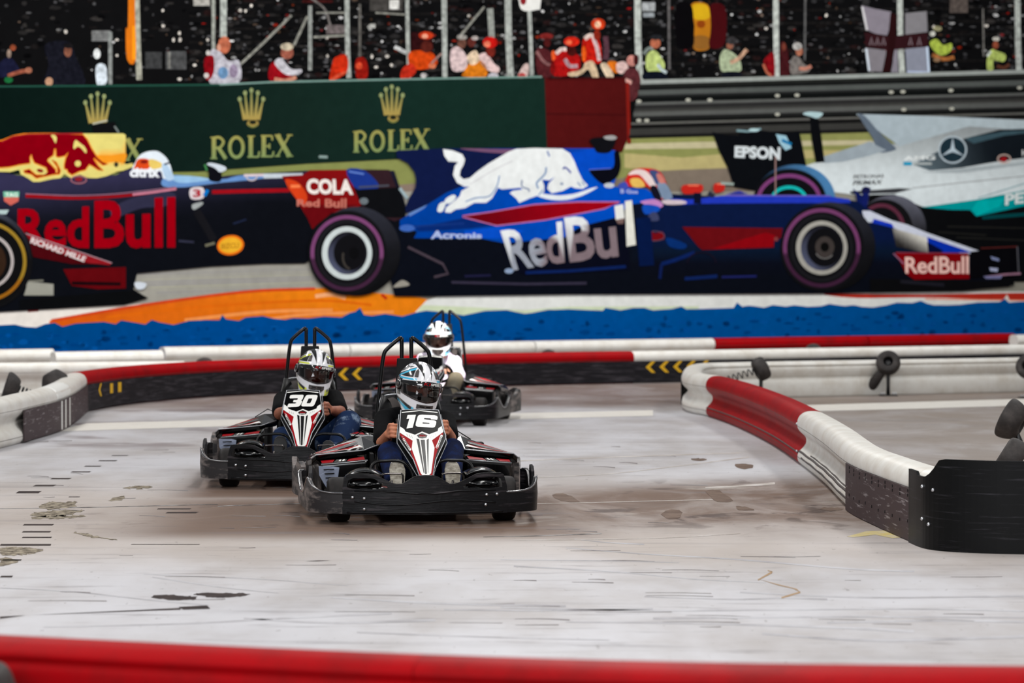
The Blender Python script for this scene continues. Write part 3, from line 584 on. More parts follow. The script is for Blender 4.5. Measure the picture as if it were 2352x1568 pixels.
# helmet and small marks
p.poly([(302, 394), (306, 372), (320, 354), (342, 347), (362, 350), (382, 370), (392, 402), (392, 412), (370, 410), (360, 392)], (212, 222, 230), 4); p.poly([(304, 384), (312, 366), (335, 366), (342, 378), (342, 388), (304, 388)], (206, 70, 26), 3); p.poly([(338, 366), (362, 372), (368, 384), (342, 388)], (214, 186, 96), 3); p.ell(326, 372, 9, 4, (120, 24, 18))
p.poly([(366, 380), (378, 378), (394, 404), (390, 414), (376, 412)], (170, 196, 220), 3); p.line([(372, 378), (384, 374)], 4, (24, 30, 60))
p.text('citrix', [(293, 407), (362, 408), (362, 384), (293, 386)], (224, 228, 234), 0.05)
p.ring(176, 413, 19, 10, 3, (150, 96, 106)); p.ell(176, 412, 9, 5, (130, 30, 40))
p.poly([(464, 381), (476, 378), (500, 384), (502, 416), (476, 414), (474, 396)], (14, 14, 20), 3); p.poly([(470, 378), (480, 374), (510, 382), (514, 390), (500, 396), (488, 386)], (196, 206, 216), 3); p.line([(465, 378), (470, 392)], 5, (60, 120, 70))
p.poly([(432, 433), (461, 431), (462, 455), (434, 457)], (206, 196, 200), 3); p.text('3', [(438, 453), (456, 453), (456, 435), (438, 435)], (160, 30, 44), 0.04); p.line([(464, 450), (472, 436)], 8, (10, 110, 190))
p.poly([(436, 470), (458, 464), (460, 470), (440, 482)], (150, 156, 156), 3)
p.ell(524, 563, 31, 23, (226, 110, 20), 40, -8); p.ell(524, 563, 26, 18, (226, 170, 44), 40, -8); p.text('BIZCLI', [(502, 572), (543, 569), (543, 557), (503, 560)], (176, 120, 30), 0.02); p.line([(466, 564), (488, 558)], 6, (110, 108, 90)); p.line([(405, 553), (440, 556)], 5, (46, 48, 66))
p.line([(446, 484), (486, 552)], 18, (22, 22, 26)); p.line([(530, 514), (560, 504)], 4, (28, 36, 60))
# rear wing of the dark blue car
p.poly([(642, 405), (690, 402), (706, 391), (792, 390), (806, 430), (824, 472), (800, 482), (748, 490), (712, 526), (700, 500), (670, 450)], (122, 14, 16)); p.poly([(650, 412), (680, 420), (700, 450), (690, 470), (662, 440)], (200, 60, 24), 4); p.poly([(690, 480), (730, 470), (820, 470), (760, 486), (712, 524)], (96, 10, 16))
p.line([(662, 428), (684, 428)], 7, (230, 120, 70))
p.text('COLA', [(699, 446), (806, 448), (804, 412), (698, 410)], (226, 220, 214), 0.05); p.text('Red Bull', [(676, 474), (790, 478), (790, 456), (676, 458)], (186, 110, 96), 0.03)
p.poly([(794, 389), (888, 390), (912, 450), (926, 500), (900, 508), (830, 482)], (46, 28, 34)); p.poly([(790, 390), (832, 392), (866, 428), (836, 436), (808, 430)], (26, 50, 130), 3); p.poly([(812, 436), (910, 430), (926, 500), (860, 500), (826, 470)], (14, 15, 18)); p.line([(796, 394), (830, 400)], 4, (90, 120, 190)); p.line([(818, 430), (888, 426)], 4, (70, 74, 84)); p.ell(830, 462, 10, 8, (100, 110, 116)); p.line([(912, 432), (930, 456)], 7, (150, 170, 176))
# front wing
p.poly([(56, 646), (118, 652), (118, 678), (50, 678), (56, 660)], (150, 150, 140)); p.line([(55, 646), (95, 644)], 4, (120, 120, 110))
p.poly([(52, 536), (80, 545), (252, 606), (160, 606), (72, 590), (60, 560)], (70, 8, 14)); p.poly([(54, 536), (252, 604), (246, 609), (200, 604), (70, 560)], (140, 22, 30)); p.line([(54, 536), (252, 604)], 2.5, (160, 130, 140))
p.text('RICHARD MILLE', [(64, 558), (188, 602), (194, 590), (68, 544)], (216, 206, 206), 0.04)
p.poly([(140, 618), (284, 613), (284, 662), (220, 664), (160, 656)], (92, 8, 14)); p.line([(160, 650), (272, 652)], 8, (26, 8, 12)); p.poly([(304, 648), (330, 650), (326, 662), (310, 664)], (206, 214, 224), 3)
p.poly([(40, 688), (300, 666), (336, 684), (280, 700), (40, 712)], (12, 13, 15))
car = finish(p, 'printed_race_car', mural); car['label'] = 'dark blue and red printed race car at the left edge'
o = P_(0.0810); o.ell(-37, 598, 107, 112, g((60, 64, 76), (18, 18, 20), (0, 500), (20, 560)), 64); o.ell(-37, 600, 98, 104, (16, 16, 17), 64); o.ring(-37, 600, 93, 92, 8, lambda x, y: (150, 120, 40) if y < 640 else (150, 96, 24), 64); o.ring(-37, 600, 64, 64, 7, (176, 168, 166), 64); o.ell(-37, 600, 46, 48, (50, 34, 24)); w = finish(o, 'printed_wheel', mural); w.parent = car
# bright blue car, centre
p = P_(0.0825)
K = fx(900, 320, 4.055)
fin = [(904, 346), (1010, 341), (1360, 341), (1408, 346), (1417, 372), (1412, 400), (1400, 430), (1100, 450), (960, 480), (926, 490), (925, 476), (932, 458), (948, 430), (949, 412), (945, 395), (930, 375), (905, 362)]
p.poly(fin, lambda x, y: tuple(a+(b_-a)*max(0, min(1, (x-1240)/60)) for a, b_ in zip((15, 24, 62), (6, 70, 186))), step=24)
p.poly([(1050, 341), (1150, 343), (1240, 342), (1200, 354), (1110, 350)], (110, 76, 104), 4)
p.poly([(900, 520), (1140, 548), (1440, 440), (1560, 447), (1650, 452), (1700, 450), (1890, 452), (1960, 462), (2040, 510), (2120, 545), (2240, 580), (2332, 568), (2334, 632), (2252, 640), (2320, 648), (2310, 658), (2200, 666), (1900, 674), (1300, 676), (1000, 680), (900, 680), (880, 600)], lambda x, y: (12, 15+10*max(0, min(1, (x-1440)/60))*(y < 600), 24+38*max(0, min(1, (x-1440)/60))*max(0, min(1, (610-y)/60))), step=30)
p.poly([(912, 506), (930, 494), (975, 470), (1020, 442), (1060, 426), (1300, 395), (1350, 392), (1370, 425), (1420, 430), (1478, 434), (1494, 446), (1500, 462), (1440, 470), (1405, 500), (1350, 514), (1320, 524), (1290, 545), (1200, 562), (1150, 558), (1100, 548), (944, 547), (952, 532), (912, 521)],
       lambda x, y: (2, 60+14*max(0, min(1, (x-1000)/300)), 150+36*max(0, min(1, (x-1000)/300))), step=30)
p.poly([(945, 524), (1062, 500), (1134, 518), (1060, 526), (1000, 530), (955, 532)], (8, 40, 110)); p.poly([(930, 491), (975, 470), (968, 478), (935, 497)], (96, 130, 190)); p.ell(929, 524, 18, 8, (60, 100, 180)); p.line([(944, 520), (1060, 513)], 4, (20, 50, 120))
p.poly([(1060, 530), (1140, 521), (1200, 530), (1150, 548), (1060, 546)], (8, 76, 196))
rd = [(1056, 497), (1122, 488), (1220, 471), (1319, 465), (1416, 465), (1381, 478), (1319, 490), (1245, 504), (1134, 517)]
p.line(rd+[rd[0]], 5, (190, 110, 160)); p.poly(rd, g((96, 6, 18), (150, 4, 20), (1060, 500), (1300, 480)))
tb = [(450, 92), (540, 105), (630, 140), (655, 190), (640, 240), (612, 290), (605, 340), (640, 372), (700, 360), (780, 292), (880, 222), (970, 170), (1050, 122), (1130, 90), (1300, 82), (1560, 88), (1630, 130), (1670, 200), (1710, 300), (1750, 380), (1798, 430), (1750, 462), (1680, 456), (1640, 440), (1560, 482), (1460, 503), (1420, 460), (1432, 410), (1490, 350), (1440, 382), (1372, 376), (1392, 430), (1392, 490), (1345, 520), (1250, 552), (1160, 592), (1130, 550), (1070, 500), (1100, 480), (1190, 468), (1170, 450), (1000, 467), (962, 450), (905, 550), (850, 592), (740, 592), (655, 640), (570, 652), (520, 684), (468, 680), (478, 636), (560, 570), (605, 530), (622, 480), (700, 440), (650, 442), (580, 405), (543, 330), (560, 250), (590, 212), (500, 207), (460, 150)]
WB = lambda x, y: (206, 206, 198) if x < 1100 and y < 420 else (220, 226, 228)
p.poly(K(tb), (222, 226, 226)); p.poly(K([(398, 670), (410, 610), (445, 585), (478, 592), (462, 640), (438, 676)]), (220, 226, 226), 3); p.poly(K([(466, 590), (478, 552), (540, 518), (572, 532), (550, 572), (505, 600)]), (220, 226, 226), 3)
p.poly(K([(1330, 528), (1450, 562), (1600, 564), (1750, 522), (1885, 450), (1830, 455), (1700, 500), (1550, 522), (1400, 510), (1352, 498)]), (222, 228, 232), 3)
p.poly(K([(1372, 382), (1440, 386), (1470, 372), (1425, 420), (1418, 462), (1440, 492), (1400, 490), (1395, 440)]), (10, 54, 150))
LB = (110, 140, 180)
for L, w_, c in (([(975, 340), (950, 440), (880, 530), (760, 545), (660, 580)], 3, LB), ([(1185, 380), (1185, 440), (1245, 465), (1250, 490)], 3, (90, 110, 150)), ([(1410, 260), (1400, 320), (1345, 380), (1320, 410), (1335, 460)], 4, LB), ([(1565, 280), (1585, 262), (1620, 290), (1640, 315)], 4, (60, 70, 150)), ([(1420, 110), (1440, 160)], 4, (100, 120, 170)), ([(1700, 400), (1735, 440)], 3, LB), ([(1740, 395), (1770, 430)], 3, LB), ([(1380, 470), (1340, 520)], 3, LB), ([(700, 420), (900, 300), (1100, 200)], 2, (196, 196, 200))):
    p.line(K(L), w_, c, 4)
p.ell(900+1555/4.055, 320+415/4.055, 4, 3, (120, 140, 170), 12)
# air box camera, helmet, mirrors
p.poly([(1347, 322), (1365, 316), (1406, 318), (1400, 342), (1388, 352), (1364, 350), (1356, 336)], (16, 16, 20), 3); p.poly([(1380, 314), (1400, 311), (1410, 317), (1400, 322), (1384, 320)], (150, 150, 150), 3)
p.poly([(1404, 350), (1414, 348), (1419, 380), (1412, 404), (1398, 416), (1384, 424), (1366, 416), (1346, 392), (1366, 389), (1396, 388), (1404, 376)], (10, 11, 20), 3); p.line([(1346, 390), (1396, 387)], 2, (90, 110, 210)); p.ell(1392, 426, 12, 6, (190, 196, 204))
p.poly([(1430, 412), (1444, 392), (1470, 386), (1500, 390), (1516, 404), (1526, 430), (1536, 452), (1510, 458), (1496, 452), (1482, 430), (1450, 430), (1432, 426)], (196, 40, 34), 4); p.poly([(1436, 402), (1452, 390), (1478, 394), (1500, 424), (1486, 428), (1462, 402)], (224, 206, 204), 4); p.poly([(1440, 412), (1462, 410), (1474, 428), (1448, 430)], (222, 180, 90), 3)
p.poly([(1484, 392), (1504, 394), (1514, 416), (1502, 426), (1492, 410)], (60, 76, 120), 3); p.poly([(1502, 424), (1520, 420), (1538, 454), (1514, 456)], (120, 140, 166), 3); p.poly([(1486, 430), (1500, 428), (1512, 456), (1496, 456)], (20, 20, 34), 3); p.poly([(1500, 400), (1512, 402), (1520, 418), (1508, 420)], (196, 120, 110), 3)
p.poly([(1414, 424), (1430, 418), (1436, 434), (1416, 434)], (60, 76, 170), 3); p.text('B Gos', [(1418, 444), (1458, 445), (1458, 436), (1418, 434)], (170, 180, 220), 0.03)
p.poly([(1530, 456), (1580, 458), (1650, 450), (1700, 448), (1890, 450), (1944, 458), (1946, 466), (1700, 467), (1610, 468), (1560, 470)], (34, 56, 186)); p.line([(1660, 449), (1900, 450)], 3, (110, 96, 190)); p.poly([(1660, 446), (1690, 438), (1712, 446)], (50, 56, 150))
p.poly([(1466, 462), (1500, 458), (1516, 472), (1500, 478), (1470, 468)], (190, 130, 190), 3); p.poly([(1514, 460), (1560, 460), (1568, 468), (1524, 470)], (206, 190, 196), 3); p.poly([(1470, 470), (1506, 474), (1504, 486), (1474, 492)], (20, 76, 180), 3); p.poly([(1486, 490), (1500, 488), (1506, 506), (1482, 506)], (60, 66, 100), 3)
for (x, y, w_) in ((1584, 434, 23), (1645, 431, 12)): p.poly([(x-w_, y-8), (x+w_*0.8, y-10), (x+w_, y+2), (x+w_*0.6, y+9), (x-w_*0.9, y+11)], (190, 38, 30), 4); p.line([(x-w_*0.5, y-8), (x+w_*0.6, y-8)], 3, (230, 120, 90))
p.line([(1595, 443), (1594, 468)], 17, (14, 18, 40)); p.line([(1648, 421), (1678, 423)], 6, (150, 166, 160)); p.line([(1620, 442), (1632, 452)], 10, (40, 44, 60))
# text on the side
def tcol(x, y):
    lim = 552-(x-1160)*0.10 if x < 1300 else 540-(x-1300)*0.42
    return (226, 230, 232) if y < lim or x < 1142 else ((150, 156, 168) if x < 1240 else (128, 112, 118))
p.poly([(1140, 560), (1290, 545), (1320, 524), (1410, 500), (1432, 490), (1440, 620), (1200, 632), (1170, 620)], (10, 12, 26))
p.text('Red', [(1172, 622), (1290, 604), (1284, 508), (1142, 530)], tcol, 0.025, 0.96); p.text('Bu', [(1302, 604), (1414, 590), (1404, 488), (1288, 500)], tcol, 0.025, 0.98)
p.poly([(1404, 473), (1424, 469), (1427, 501), (1407, 505)], (226, 228, 224)); p.poly([(1407, 505), (1427, 501), (1424, 514), (1412, 514)], (120, 96, 92)); p.poly([(1428, 462), (1444, 460), (1453, 562), (1432, 566)], (224, 224, 214))
p.text('Acronis', [(982, 549), (1100, 548), (1100, 534), (984, 529)], (170, 186, 226), 0.04)
p.poly([(1474, 533), (1490, 532), (1498, 536), (1514, 532), (1517, 550), (1476, 553)], (116, 14, 22), 3); p.ring(1496, 542, 24, 12, 2, (90, 70, 90))
p.poly([(1559, 521), (1790, 524), (1786, 546), (1770, 552), (1770, 568), (1606, 574), (1596, 566)], (104, 14, 20)); p.poly([(1625, 572), (1750, 534), (1772, 540), (1769, 568)], (140, 8, 18)); p.ell(1775, 549, 5, 5, (130, 60, 60), 12)
p.poly([(1524, 545), (1568, 560), (1562, 572), (1530, 566)], (10, 46, 110), 3); p.line([(1512, 606), (1540, 598), (1588, 580)], 9, (14, 34, 90)); p.line([(1508, 640), (1512, 606)], 7, (16, 30, 80)); p.line([(1470, 500), (1478, 610)], 34, (8, 24, 66)); p.line([(1565, 640), (1640, 634)], 8, (16, 36, 90)); p.line([(1650, 636), (1730, 634)], 5, (30, 36, 96)); p.ring(1604, 604, 34, 26, 3, (26, 20, 34), 32, 180, 360)
p.line([(1200, 626), (1300, 622), (1430, 612)], 7, (14, 34, 88)); p.line([(930, 567), (1010, 606), (1022, 628), (990, 636)], 6, (70, 60, 70)); p.line([(1030, 648), (1200, 652), (1340, 650)], 6, (52, 48, 66)); p.line([(1060, 634), (1120, 632)], 5, (30, 30, 60)); p.ell(1162, 622, 10, 6, (140, 160, 190)); p.poly([(898, 656), (916, 643), (932, 650), (930, 656), (900, 660)], (150, 146, 136), 3)
# nose and front wing
p.poly([(1950, 432), (1958, 450), (1960, 462), (1982, 480), (1986, 450), (1992, 432), (1980, 428), (1972, 450)], (16, 28, 88)); p.line([(1982, 432), (1978, 470)], 14, (20, 30, 96)); p.ell(1980, 436, 9, 7, (24, 26, 70))
p.poly([(1972, 484), (1990, 484), (2040, 506), (2076, 516), (2120, 534), (2246, 578), (2240, 584), (2200, 582), (2122, 556), (2046, 524), (1990, 510), (1976, 500)], (206, 212, 228)); p.poly([(1990, 500), (2040, 514), (2046, 524), (1996, 512)], (24, 56, 190)); p.ell(1990, 504, 8, 7, (206, 214, 226))
p.poly([(2042, 524), (2120, 546), (2124, 580), (2090, 575), (2050, 566)], g((226, 224, 214), (40, 38, 38), (2090, 535), (2070, 568)), step=10); p.poly([(2121, 544), (2226, 580), (2160, 580), (2124, 566)], (10, 50, 180)); p.poly([(2123, 556), (2160, 576), (2124, 580)], (10, 16, 56))
p.poly([(2048, 580), (2216, 582), (2218, 640), (2092, 642), (2072, 628), (2062, 606)], (128, 6, 14)); p.line([(2044, 582), (2068, 606)], 3, (150, 100, 130)); p.line([(2050, 580), (2214, 582)], 2, (140, 60, 80)); p.text('RedBull', [(2071, 628), (2217, 629), (2217, 588), (2070, 590)], (238, 196, 186), 0.022, 0.97)
p.poly([(2220, 578), (2328, 566), (2332, 624), (2256, 636), (2220, 640)], (10, 10, 14)); p.line([(2244, 570), (2328, 566)], 2.5, (90, 36, 34)); p.line([(2328, 566), (2331, 626)], 2.5, (90, 90, 96)); p.line([(2256, 636), (2300, 630), (2336, 628)], 5, (150, 110, 130)); p.poly([(2266, 588), (2286, 594), (2286, 600), (2270, 596)], (130, 140, 180)); p.poly([(2264, 614), (2284, 616), (2282, 624), (2266, 622)], (170, 176, 206)); p.poly([(2250, 634), (2294, 632), (2290, 640), (2256, 640)], (120, 120, 160))
p.poly([(1990, 640), (2320, 646), (2322, 654), (2200, 668), (1990, 672)], (14, 14, 16)); p.line([(2060, 646), (2160, 654)], 8, (30, 30, 38))
car = finish(p, 'printed_race_car', mural); car['label'] = 'bright blue printed race car with white bull across the middle'
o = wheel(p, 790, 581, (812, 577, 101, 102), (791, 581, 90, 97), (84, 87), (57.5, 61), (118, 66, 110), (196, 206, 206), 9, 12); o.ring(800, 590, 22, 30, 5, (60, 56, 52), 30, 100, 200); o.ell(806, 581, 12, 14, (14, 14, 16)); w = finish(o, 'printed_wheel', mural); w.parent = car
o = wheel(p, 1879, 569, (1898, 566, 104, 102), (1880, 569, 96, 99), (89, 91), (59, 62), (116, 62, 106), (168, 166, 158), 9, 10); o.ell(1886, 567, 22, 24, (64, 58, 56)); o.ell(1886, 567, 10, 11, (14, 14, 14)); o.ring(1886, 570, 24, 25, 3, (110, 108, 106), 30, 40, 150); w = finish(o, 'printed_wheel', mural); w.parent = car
# ================================================ floor
def floor_mat():
    m = bpy.data.materials.new('polished_concrete'); m.use_nodes = True; nt = m.node_tree; b = nt.nodes['Principled BSDF']
    L = nt.links.new
    geo = nd(nt, 'ShaderNodeNewGeometry'); sep = nd(nt, 'ShaderNodeSeparateXYZ'); L(geo.outputs['Position'], sep.inputs[0])
    def noise(scale, st, det=5, rough=0.6, dist=0.0):
        mp = nd(nt, 'ShaderNodeMapping'); mp.inputs['Scale'].default_value = st; L(geo.outputs['Position'], mp.inputs[0])
        n = nd(nt, 'ShaderNodeTexNoise'); n.inputs['Scale'].default_value = scale; n.inputs['Detail'].default_value = det; n.inputs['Roughness'].default_value = rough; n.inputs['Distortion'].default_value = dist
        L(mp.outputs[0], n.inputs['Vector']); return n.outputs[0]
    def rng(v, a, b_, c=0.0, d=1.0, smooth=True):
        r = nd(nt, 'ShaderNodeMapRange'); r.interpolation_type = 'SMOOTHSTEP' if smooth else 'LINEAR'
        for i, q in enumerate((a, b_, c, d)): r.inputs[i+1].default_value = q
        L(v, r.inputs[0]); return r.outputs[0]
    def mth(op, a, b_=None):
        n = nd(nt, 'ShaderNodeMath', operation=op); 
        for i, q in enumerate((a, b_)):
            if q is None: continue
            if isinstance(q, (int, float)): n.inputs[i].default_value = q
            else: L(q, n.inputs[i])
        return n.outputs[0]
    def mix(f, c1, c2):
        n = nd(nt, 'ShaderNodeMix', data_type='RGBA')
        if isinstance(f, (int, float)): n.inputs[0].default_value = f
        else: L(f, n.inputs[0])
        for i, q in ((6, c1), (7, c2)):
            if isinstance(q, tuple): n.inputs[i].default_value = q+(1,)
            else: L(q, n.inputs[i])
        return n.outputs[2]
    X, Y = sep.outputs[0], sep.outputs[1]
    base = mix(rng(noise(1.3, (0.7, 0.3, 1), 6, 0.6), 0.36, 0.66), lin((191, 190, 194)), lin((166, 161, 160)))
    # warm tint in the middle left
    warm = mth('MULTIPLY', mth('MULTIPLY', rng(Y, 13.0, 15.0), rng(Y, 17.5, 20.5, 1.0, 0.0)), 0.55)
    base = mix(warm, base, lin((176, 163, 152)))
    # brown band across the track: dark reflections put into the colour, broken by noise
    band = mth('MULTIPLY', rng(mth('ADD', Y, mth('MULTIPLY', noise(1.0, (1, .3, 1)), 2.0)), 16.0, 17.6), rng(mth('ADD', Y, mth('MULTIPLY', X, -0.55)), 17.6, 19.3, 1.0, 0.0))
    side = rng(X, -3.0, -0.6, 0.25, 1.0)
    shade16 = mth('MULTIPLY', mth('MULTIPLY', rng(Y, 14.9, 15.7), rng(Y, 17.4, 18.6, 1.0, 0.0)), mth('MULTIPLY', rng(X, -2.6, -1.7), rng(X, 0.1, 0.9, 1.0, 0.0)))  # brown shade under and around each kart, painted into the floor colour
    shade30 = mth('MULTIPLY', mth('MULTIPLY', rng(Y, 17.5, 18.1), rng(Y, 19.8, 20.8, 1.0, 0.0)), mth('MULTIPLY', rng(X, -2.4, -1.9), rng(X, -0.9, -0.4, 1.0, 0.0)))
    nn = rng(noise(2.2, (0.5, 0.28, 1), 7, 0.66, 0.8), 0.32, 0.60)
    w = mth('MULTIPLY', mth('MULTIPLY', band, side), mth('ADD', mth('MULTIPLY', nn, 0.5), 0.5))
    w = mth('MAXIMUM', w, mth('MULTIPLY', mth('MAXIMUM', shade16, shade30), 0.95))
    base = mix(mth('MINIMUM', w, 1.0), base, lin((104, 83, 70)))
    w2 = mth('MULTIPLY', mth('MULTIPLY', band, side), rng(noise(5.5, (0.45, 0.30, 1), 5, 0.62, 0.5), 0.56, 0.66))
    base = mix(mth('MULTIPLY', w2, 0.8), base, lin((66, 50, 44)))
    w4 = mth('MULTIPLY', mth('MULTIPLY', band, side), rng(noise(3.0, (0.35, 0.5, 1), 5, 0.62, 0.5), 0.60, 0.72))
    base = mix(mth('MULTIPLY', w4, 0.7), base, lin((176, 168, 160)))
    # darker brown strip along the far barrier and purple-brown patches beyond the band
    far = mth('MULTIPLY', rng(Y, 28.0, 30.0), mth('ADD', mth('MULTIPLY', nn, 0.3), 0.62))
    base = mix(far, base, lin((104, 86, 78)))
    w3 = mth('MULTIPLY', mth('MULTIPLY', rng(Y, 22.0, 23.4), rng(X, -1.6, 0.0, 1.0, 0.0)), rng(noise(1.5, (0.40, 0.5, 1), 5, 0.6), 0.50, 0.62))
    base = mix(mth('MULTIPLY', w3, 0.65), base, lin((100, 84, 84)))
    infield = mth('MULTIPLY', mth('MULTIPLY', rng(mth('ADD', X, mth('MULTIPLY', Y, 0.02)), 2.4, 3.3), rng(Y, 17.5, 19.5)), mth('ADD', mth('MULTIPLY', nn, 0.4), 0.45))
    base = mix(infield, base, lin((136, 124, 114)))
    # tyre streaks, fine in x, long across the track
    s1 = rng(noise(5.0, (0.10, 0.9, 1), 5, 0.6, 0.5), 0.56, 0.72)
    base = mix(mth('MULTIPLY', s1, 0.38), base, lin((112, 108, 112)))
    s2 = rng(noise(16.0, (0.10, 0.55, 1), 5, 0.65, 0.3), 0.57, 0.70)
    base = mix(mth('MULTIPLY', s2, 0.38), base, lin((92, 86, 88)))
    s3 = rng(noise(26.0, (1, 0.3, 1), 3, 0.6), 0.66, 0.72)
    base = mix(mth('MULTIPLY', s3, 0.45), base, lin((100, 92, 88)))
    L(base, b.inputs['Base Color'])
    r = rng(noise(1.4, (0.4, 0.5, 1)), 0.3, 0.7, 0.42, 0.6); L(r, b.inputs['Roughness'])
    b.inputs['Specular IOR Level'].default_value = 0.14
    bp = nd(nt, 'ShaderNodeBump'); bp.inputs['Strength'].default_value = 0.06; bp.inputs['Distance'].default_value = 0.01
    L(noise(14.0, (0.5, 1.5, 1)), bp.inputs['Height']); L(bp.outputs[0], b.inputs['Normal'])
    return m
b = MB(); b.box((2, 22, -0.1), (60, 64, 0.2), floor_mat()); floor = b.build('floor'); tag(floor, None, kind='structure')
def jag(pts, amp):
    out = []
    for i, p_ in enumerate(pts):
        q = pts[(i+1) % len(pts)]; L_ = math.hypot(q[0]-p_[0], q[1]-p_[1]); n = max(1, int(L_/5))
        for k in range(n):
            t = k/n; out.append((p_[0]+(q[0]-p_[0])*t+random.uniform(-3.5, 3.5)*amp, p_[1]+(q[1]-p_[1])*t+random.uniform(-1, 1)*amp))
    return out
def decal(name, polys, m, z=0.001, sm=0, amp=0):
    b = MB()
    for pts in polys:
        if amp: pts = jag([(v.x, v.y) for v in catmull([(x, y, 0) for x, y in pts], 3, True)], amp)
        P3 = [floor_pt(x, y) for x, y in pts]
        if sm: P3 = catmull(P3, sm, True)
        V, T = cdt([(v.x, v.y) for v in P3]); b.add([(x, y, z) for x, y in V], T, m)
    o = b.build(name, floor); return o
M_LINE = mat('line_paint', (226, 222, 214), 0.5, nscale=6, col2=(200, 194, 186), stretch=(1, 6, 1))
o = decal('start_line', [[(126, 991), (560, 978), (1000, 967.5), (1500, 955), (1500, 942), (1000, 953), (560, 963), (200, 972)],
                         [(1840, 945), (2100, 939), (2420, 929), (2420, 914), (2100, 923), (1830, 931)]], M_LINE, 0.002)
o['label'] = 'broad white line painted across the track floor'
M_DK = mat('rubber_mark', (36, 28, 28), 0.7, spec=.1, nscale=8, col2=(62, 52, 50), thr=(0.35, 0.6)); M_CR = mat('chipped_concrete', (70, 60, 50), 0.7, spec=.1, nscale=22, col2=(156, 146, 128), thr=(0.4, 0.6))
dashes = []
for x0, x1, y, sk, h_ in ((36, 96, 1130, 8, 5), (75, 130, 1115, 8, 3.5), (115, 165, 1099, 6, 3), (162, 210, 1083.5, 5, 2), (192, 234, 1070.5, 5, 2), (225, 270, 1058, 4, 2), (255, 296, 1046, 4, 1.6), (157, 184, 1141, 2, 1.5),
                        (52, 124, 1205, 4, 3), (50, 118, 1221, 4, 3), (380, 456, 1177, 6, 3), (360, 440, 1168.5, 4, 2), (50, 120, 1234, 3, 2.5), (0, 118, 1251, 2, 4), (0, 30, 1324, 3, 4), (5, 50, 1286, 2, 3),
                        (700, 760, 1288, 30, 1.6), (300, 460, 1250, 3, 1.2)):
    dashes.append([(x0, y+h_/2), (x0+sk, y-h_/2), (x1, y-h_/2), (x1-sk, y+h_/2)])
dashes += [[(410, 1394), (475, 1390), (483, 1398), (421, 1400)], [(0, 1416), (415, 1396), (415, 1400), (60, 1413), (0, 1421)]]
o = decal('tape_mark', dashes, M_DK, 0.0012)
decal('scuff', [[(347, 1371), (365, 1366), (400, 1366), (450, 1371), (440, 1377), (400, 1378), (360, 1375)], [(440, 1364), (480, 1361), (530, 1362), (577, 1364), (545, 1370), (500, 1372), (468, 1369)]], M_DK, 0.0012, 0, 1.4)
decal('chip', [[(95, 1160), (110, 1153), (150, 1153), (178, 1152), (172, 1163), (150, 1167), (120, 1170), (98, 1168)], [(70, 1180), (120, 1172), (190, 1172), (180, 1178), (150, 1184), (90, 1187)], [(80, 1186), (130, 1184), (188, 1184), (186, 1188), (120, 1191), (70, 1190)],
                   [(250, 1150), (270, 1140), (284, 1141), (282, 1148), (262, 1150)], [(280, 1120), (330, 1116), (348, 1120), (310, 1123)], [(0, 1259), (40, 1256), (95, 1262), (70, 1272), (20, 1276), (0, 1270)], [(0, 1282), (20, 1280), (44, 1290), (0, 1300)], [(170, 1222), (200, 1226), (270, 1240), (240, 1238), (190, 1230)]], M_CR, 0.0012, 0, 1.6)
M_ST = mat('tyre_stain', (90, 72, 62), 0.6, spec=.1, nscale=5, col2=(112, 94, 82), thr=(0.4, 0.6))
decal('stain', [[(1520, 1178), (1535, 1171), (1558, 1171), (1567, 1180), (1560, 1189), (1535, 1192), (1522, 1186)], [(1620, 1128), (1650, 1126), (1684, 1150), (1650, 1152), (1630, 1140)], [(1690, 1162), (1720, 1166), (1730, 1172), (1700, 1172)], [(1890, 1165), (1940, 1168), (1915, 1173), (1888, 1171)],
                    [(1690, 1066), (1725, 1066), (1728, 1074), (1700, 1077)], [(1590, 1053), (1618, 1053), (1620, 1057), (1595, 1058)], [(1270, 1136), (1300, 1134), (1330, 1152), (1290, 1150)]], M_ST, 0.0012, 0, .8)
M_YP = mat('yellow_floor_paint', (196, 176, 96), 0.6, nscale=10, col2=(190, 178, 150), thr=(0.4, 0.6))
decal('arrow_paint', [[(1945, 1232), (1990, 1220), (2040, 1218), (2072, 1234), (2050, 1236), (2010, 1228), (1960, 1234)]], M_YP, 0.0012)
decal('crack', [[(1772, 1312), (1774, 1316), (1742, 1333), (1740, 1331)], [(1774, 1314), (1763, 1311), (1764, 1309), (1775, 1313)], [(1745, 1331), (1800, 1345), (1830, 1352), (1838, 1360), (1822, 1352), (1790, 1345)], [(1838, 1358), (1838, 1362), (1795, 1375), (1795, 1371)]], mat('floor_crack', (150, 120, 84), 0.7), 0.0012)
M_SK1 = mat('faint_skid', (150, 147, 150), 0.7, spec=.1, nscale=3, col2=(184, 183, 187), thr=(0.35, 0.6)); M_SK2 = mat('thin_skid', (104, 96, 96), 0.7, spec=.1, nscale=3, col2=(150, 146, 146), thr=(0.4, 0.62))
def skid(pts, w0, w1):
    P = [(v.x, v.y) for v in catmull([(x, y, 0) for x, y in pts], 6)]; n = len(P)-1
    return [(x, y-(w0+(w1-w0)*i/n)/2) for i, (x, y) in enumerate(P)]+[(x, y+(w0+(w1-w0)*i/n)/2) for i, (x, y) in reversed(list(enumerate(P)))]
rs = random.Random(5)
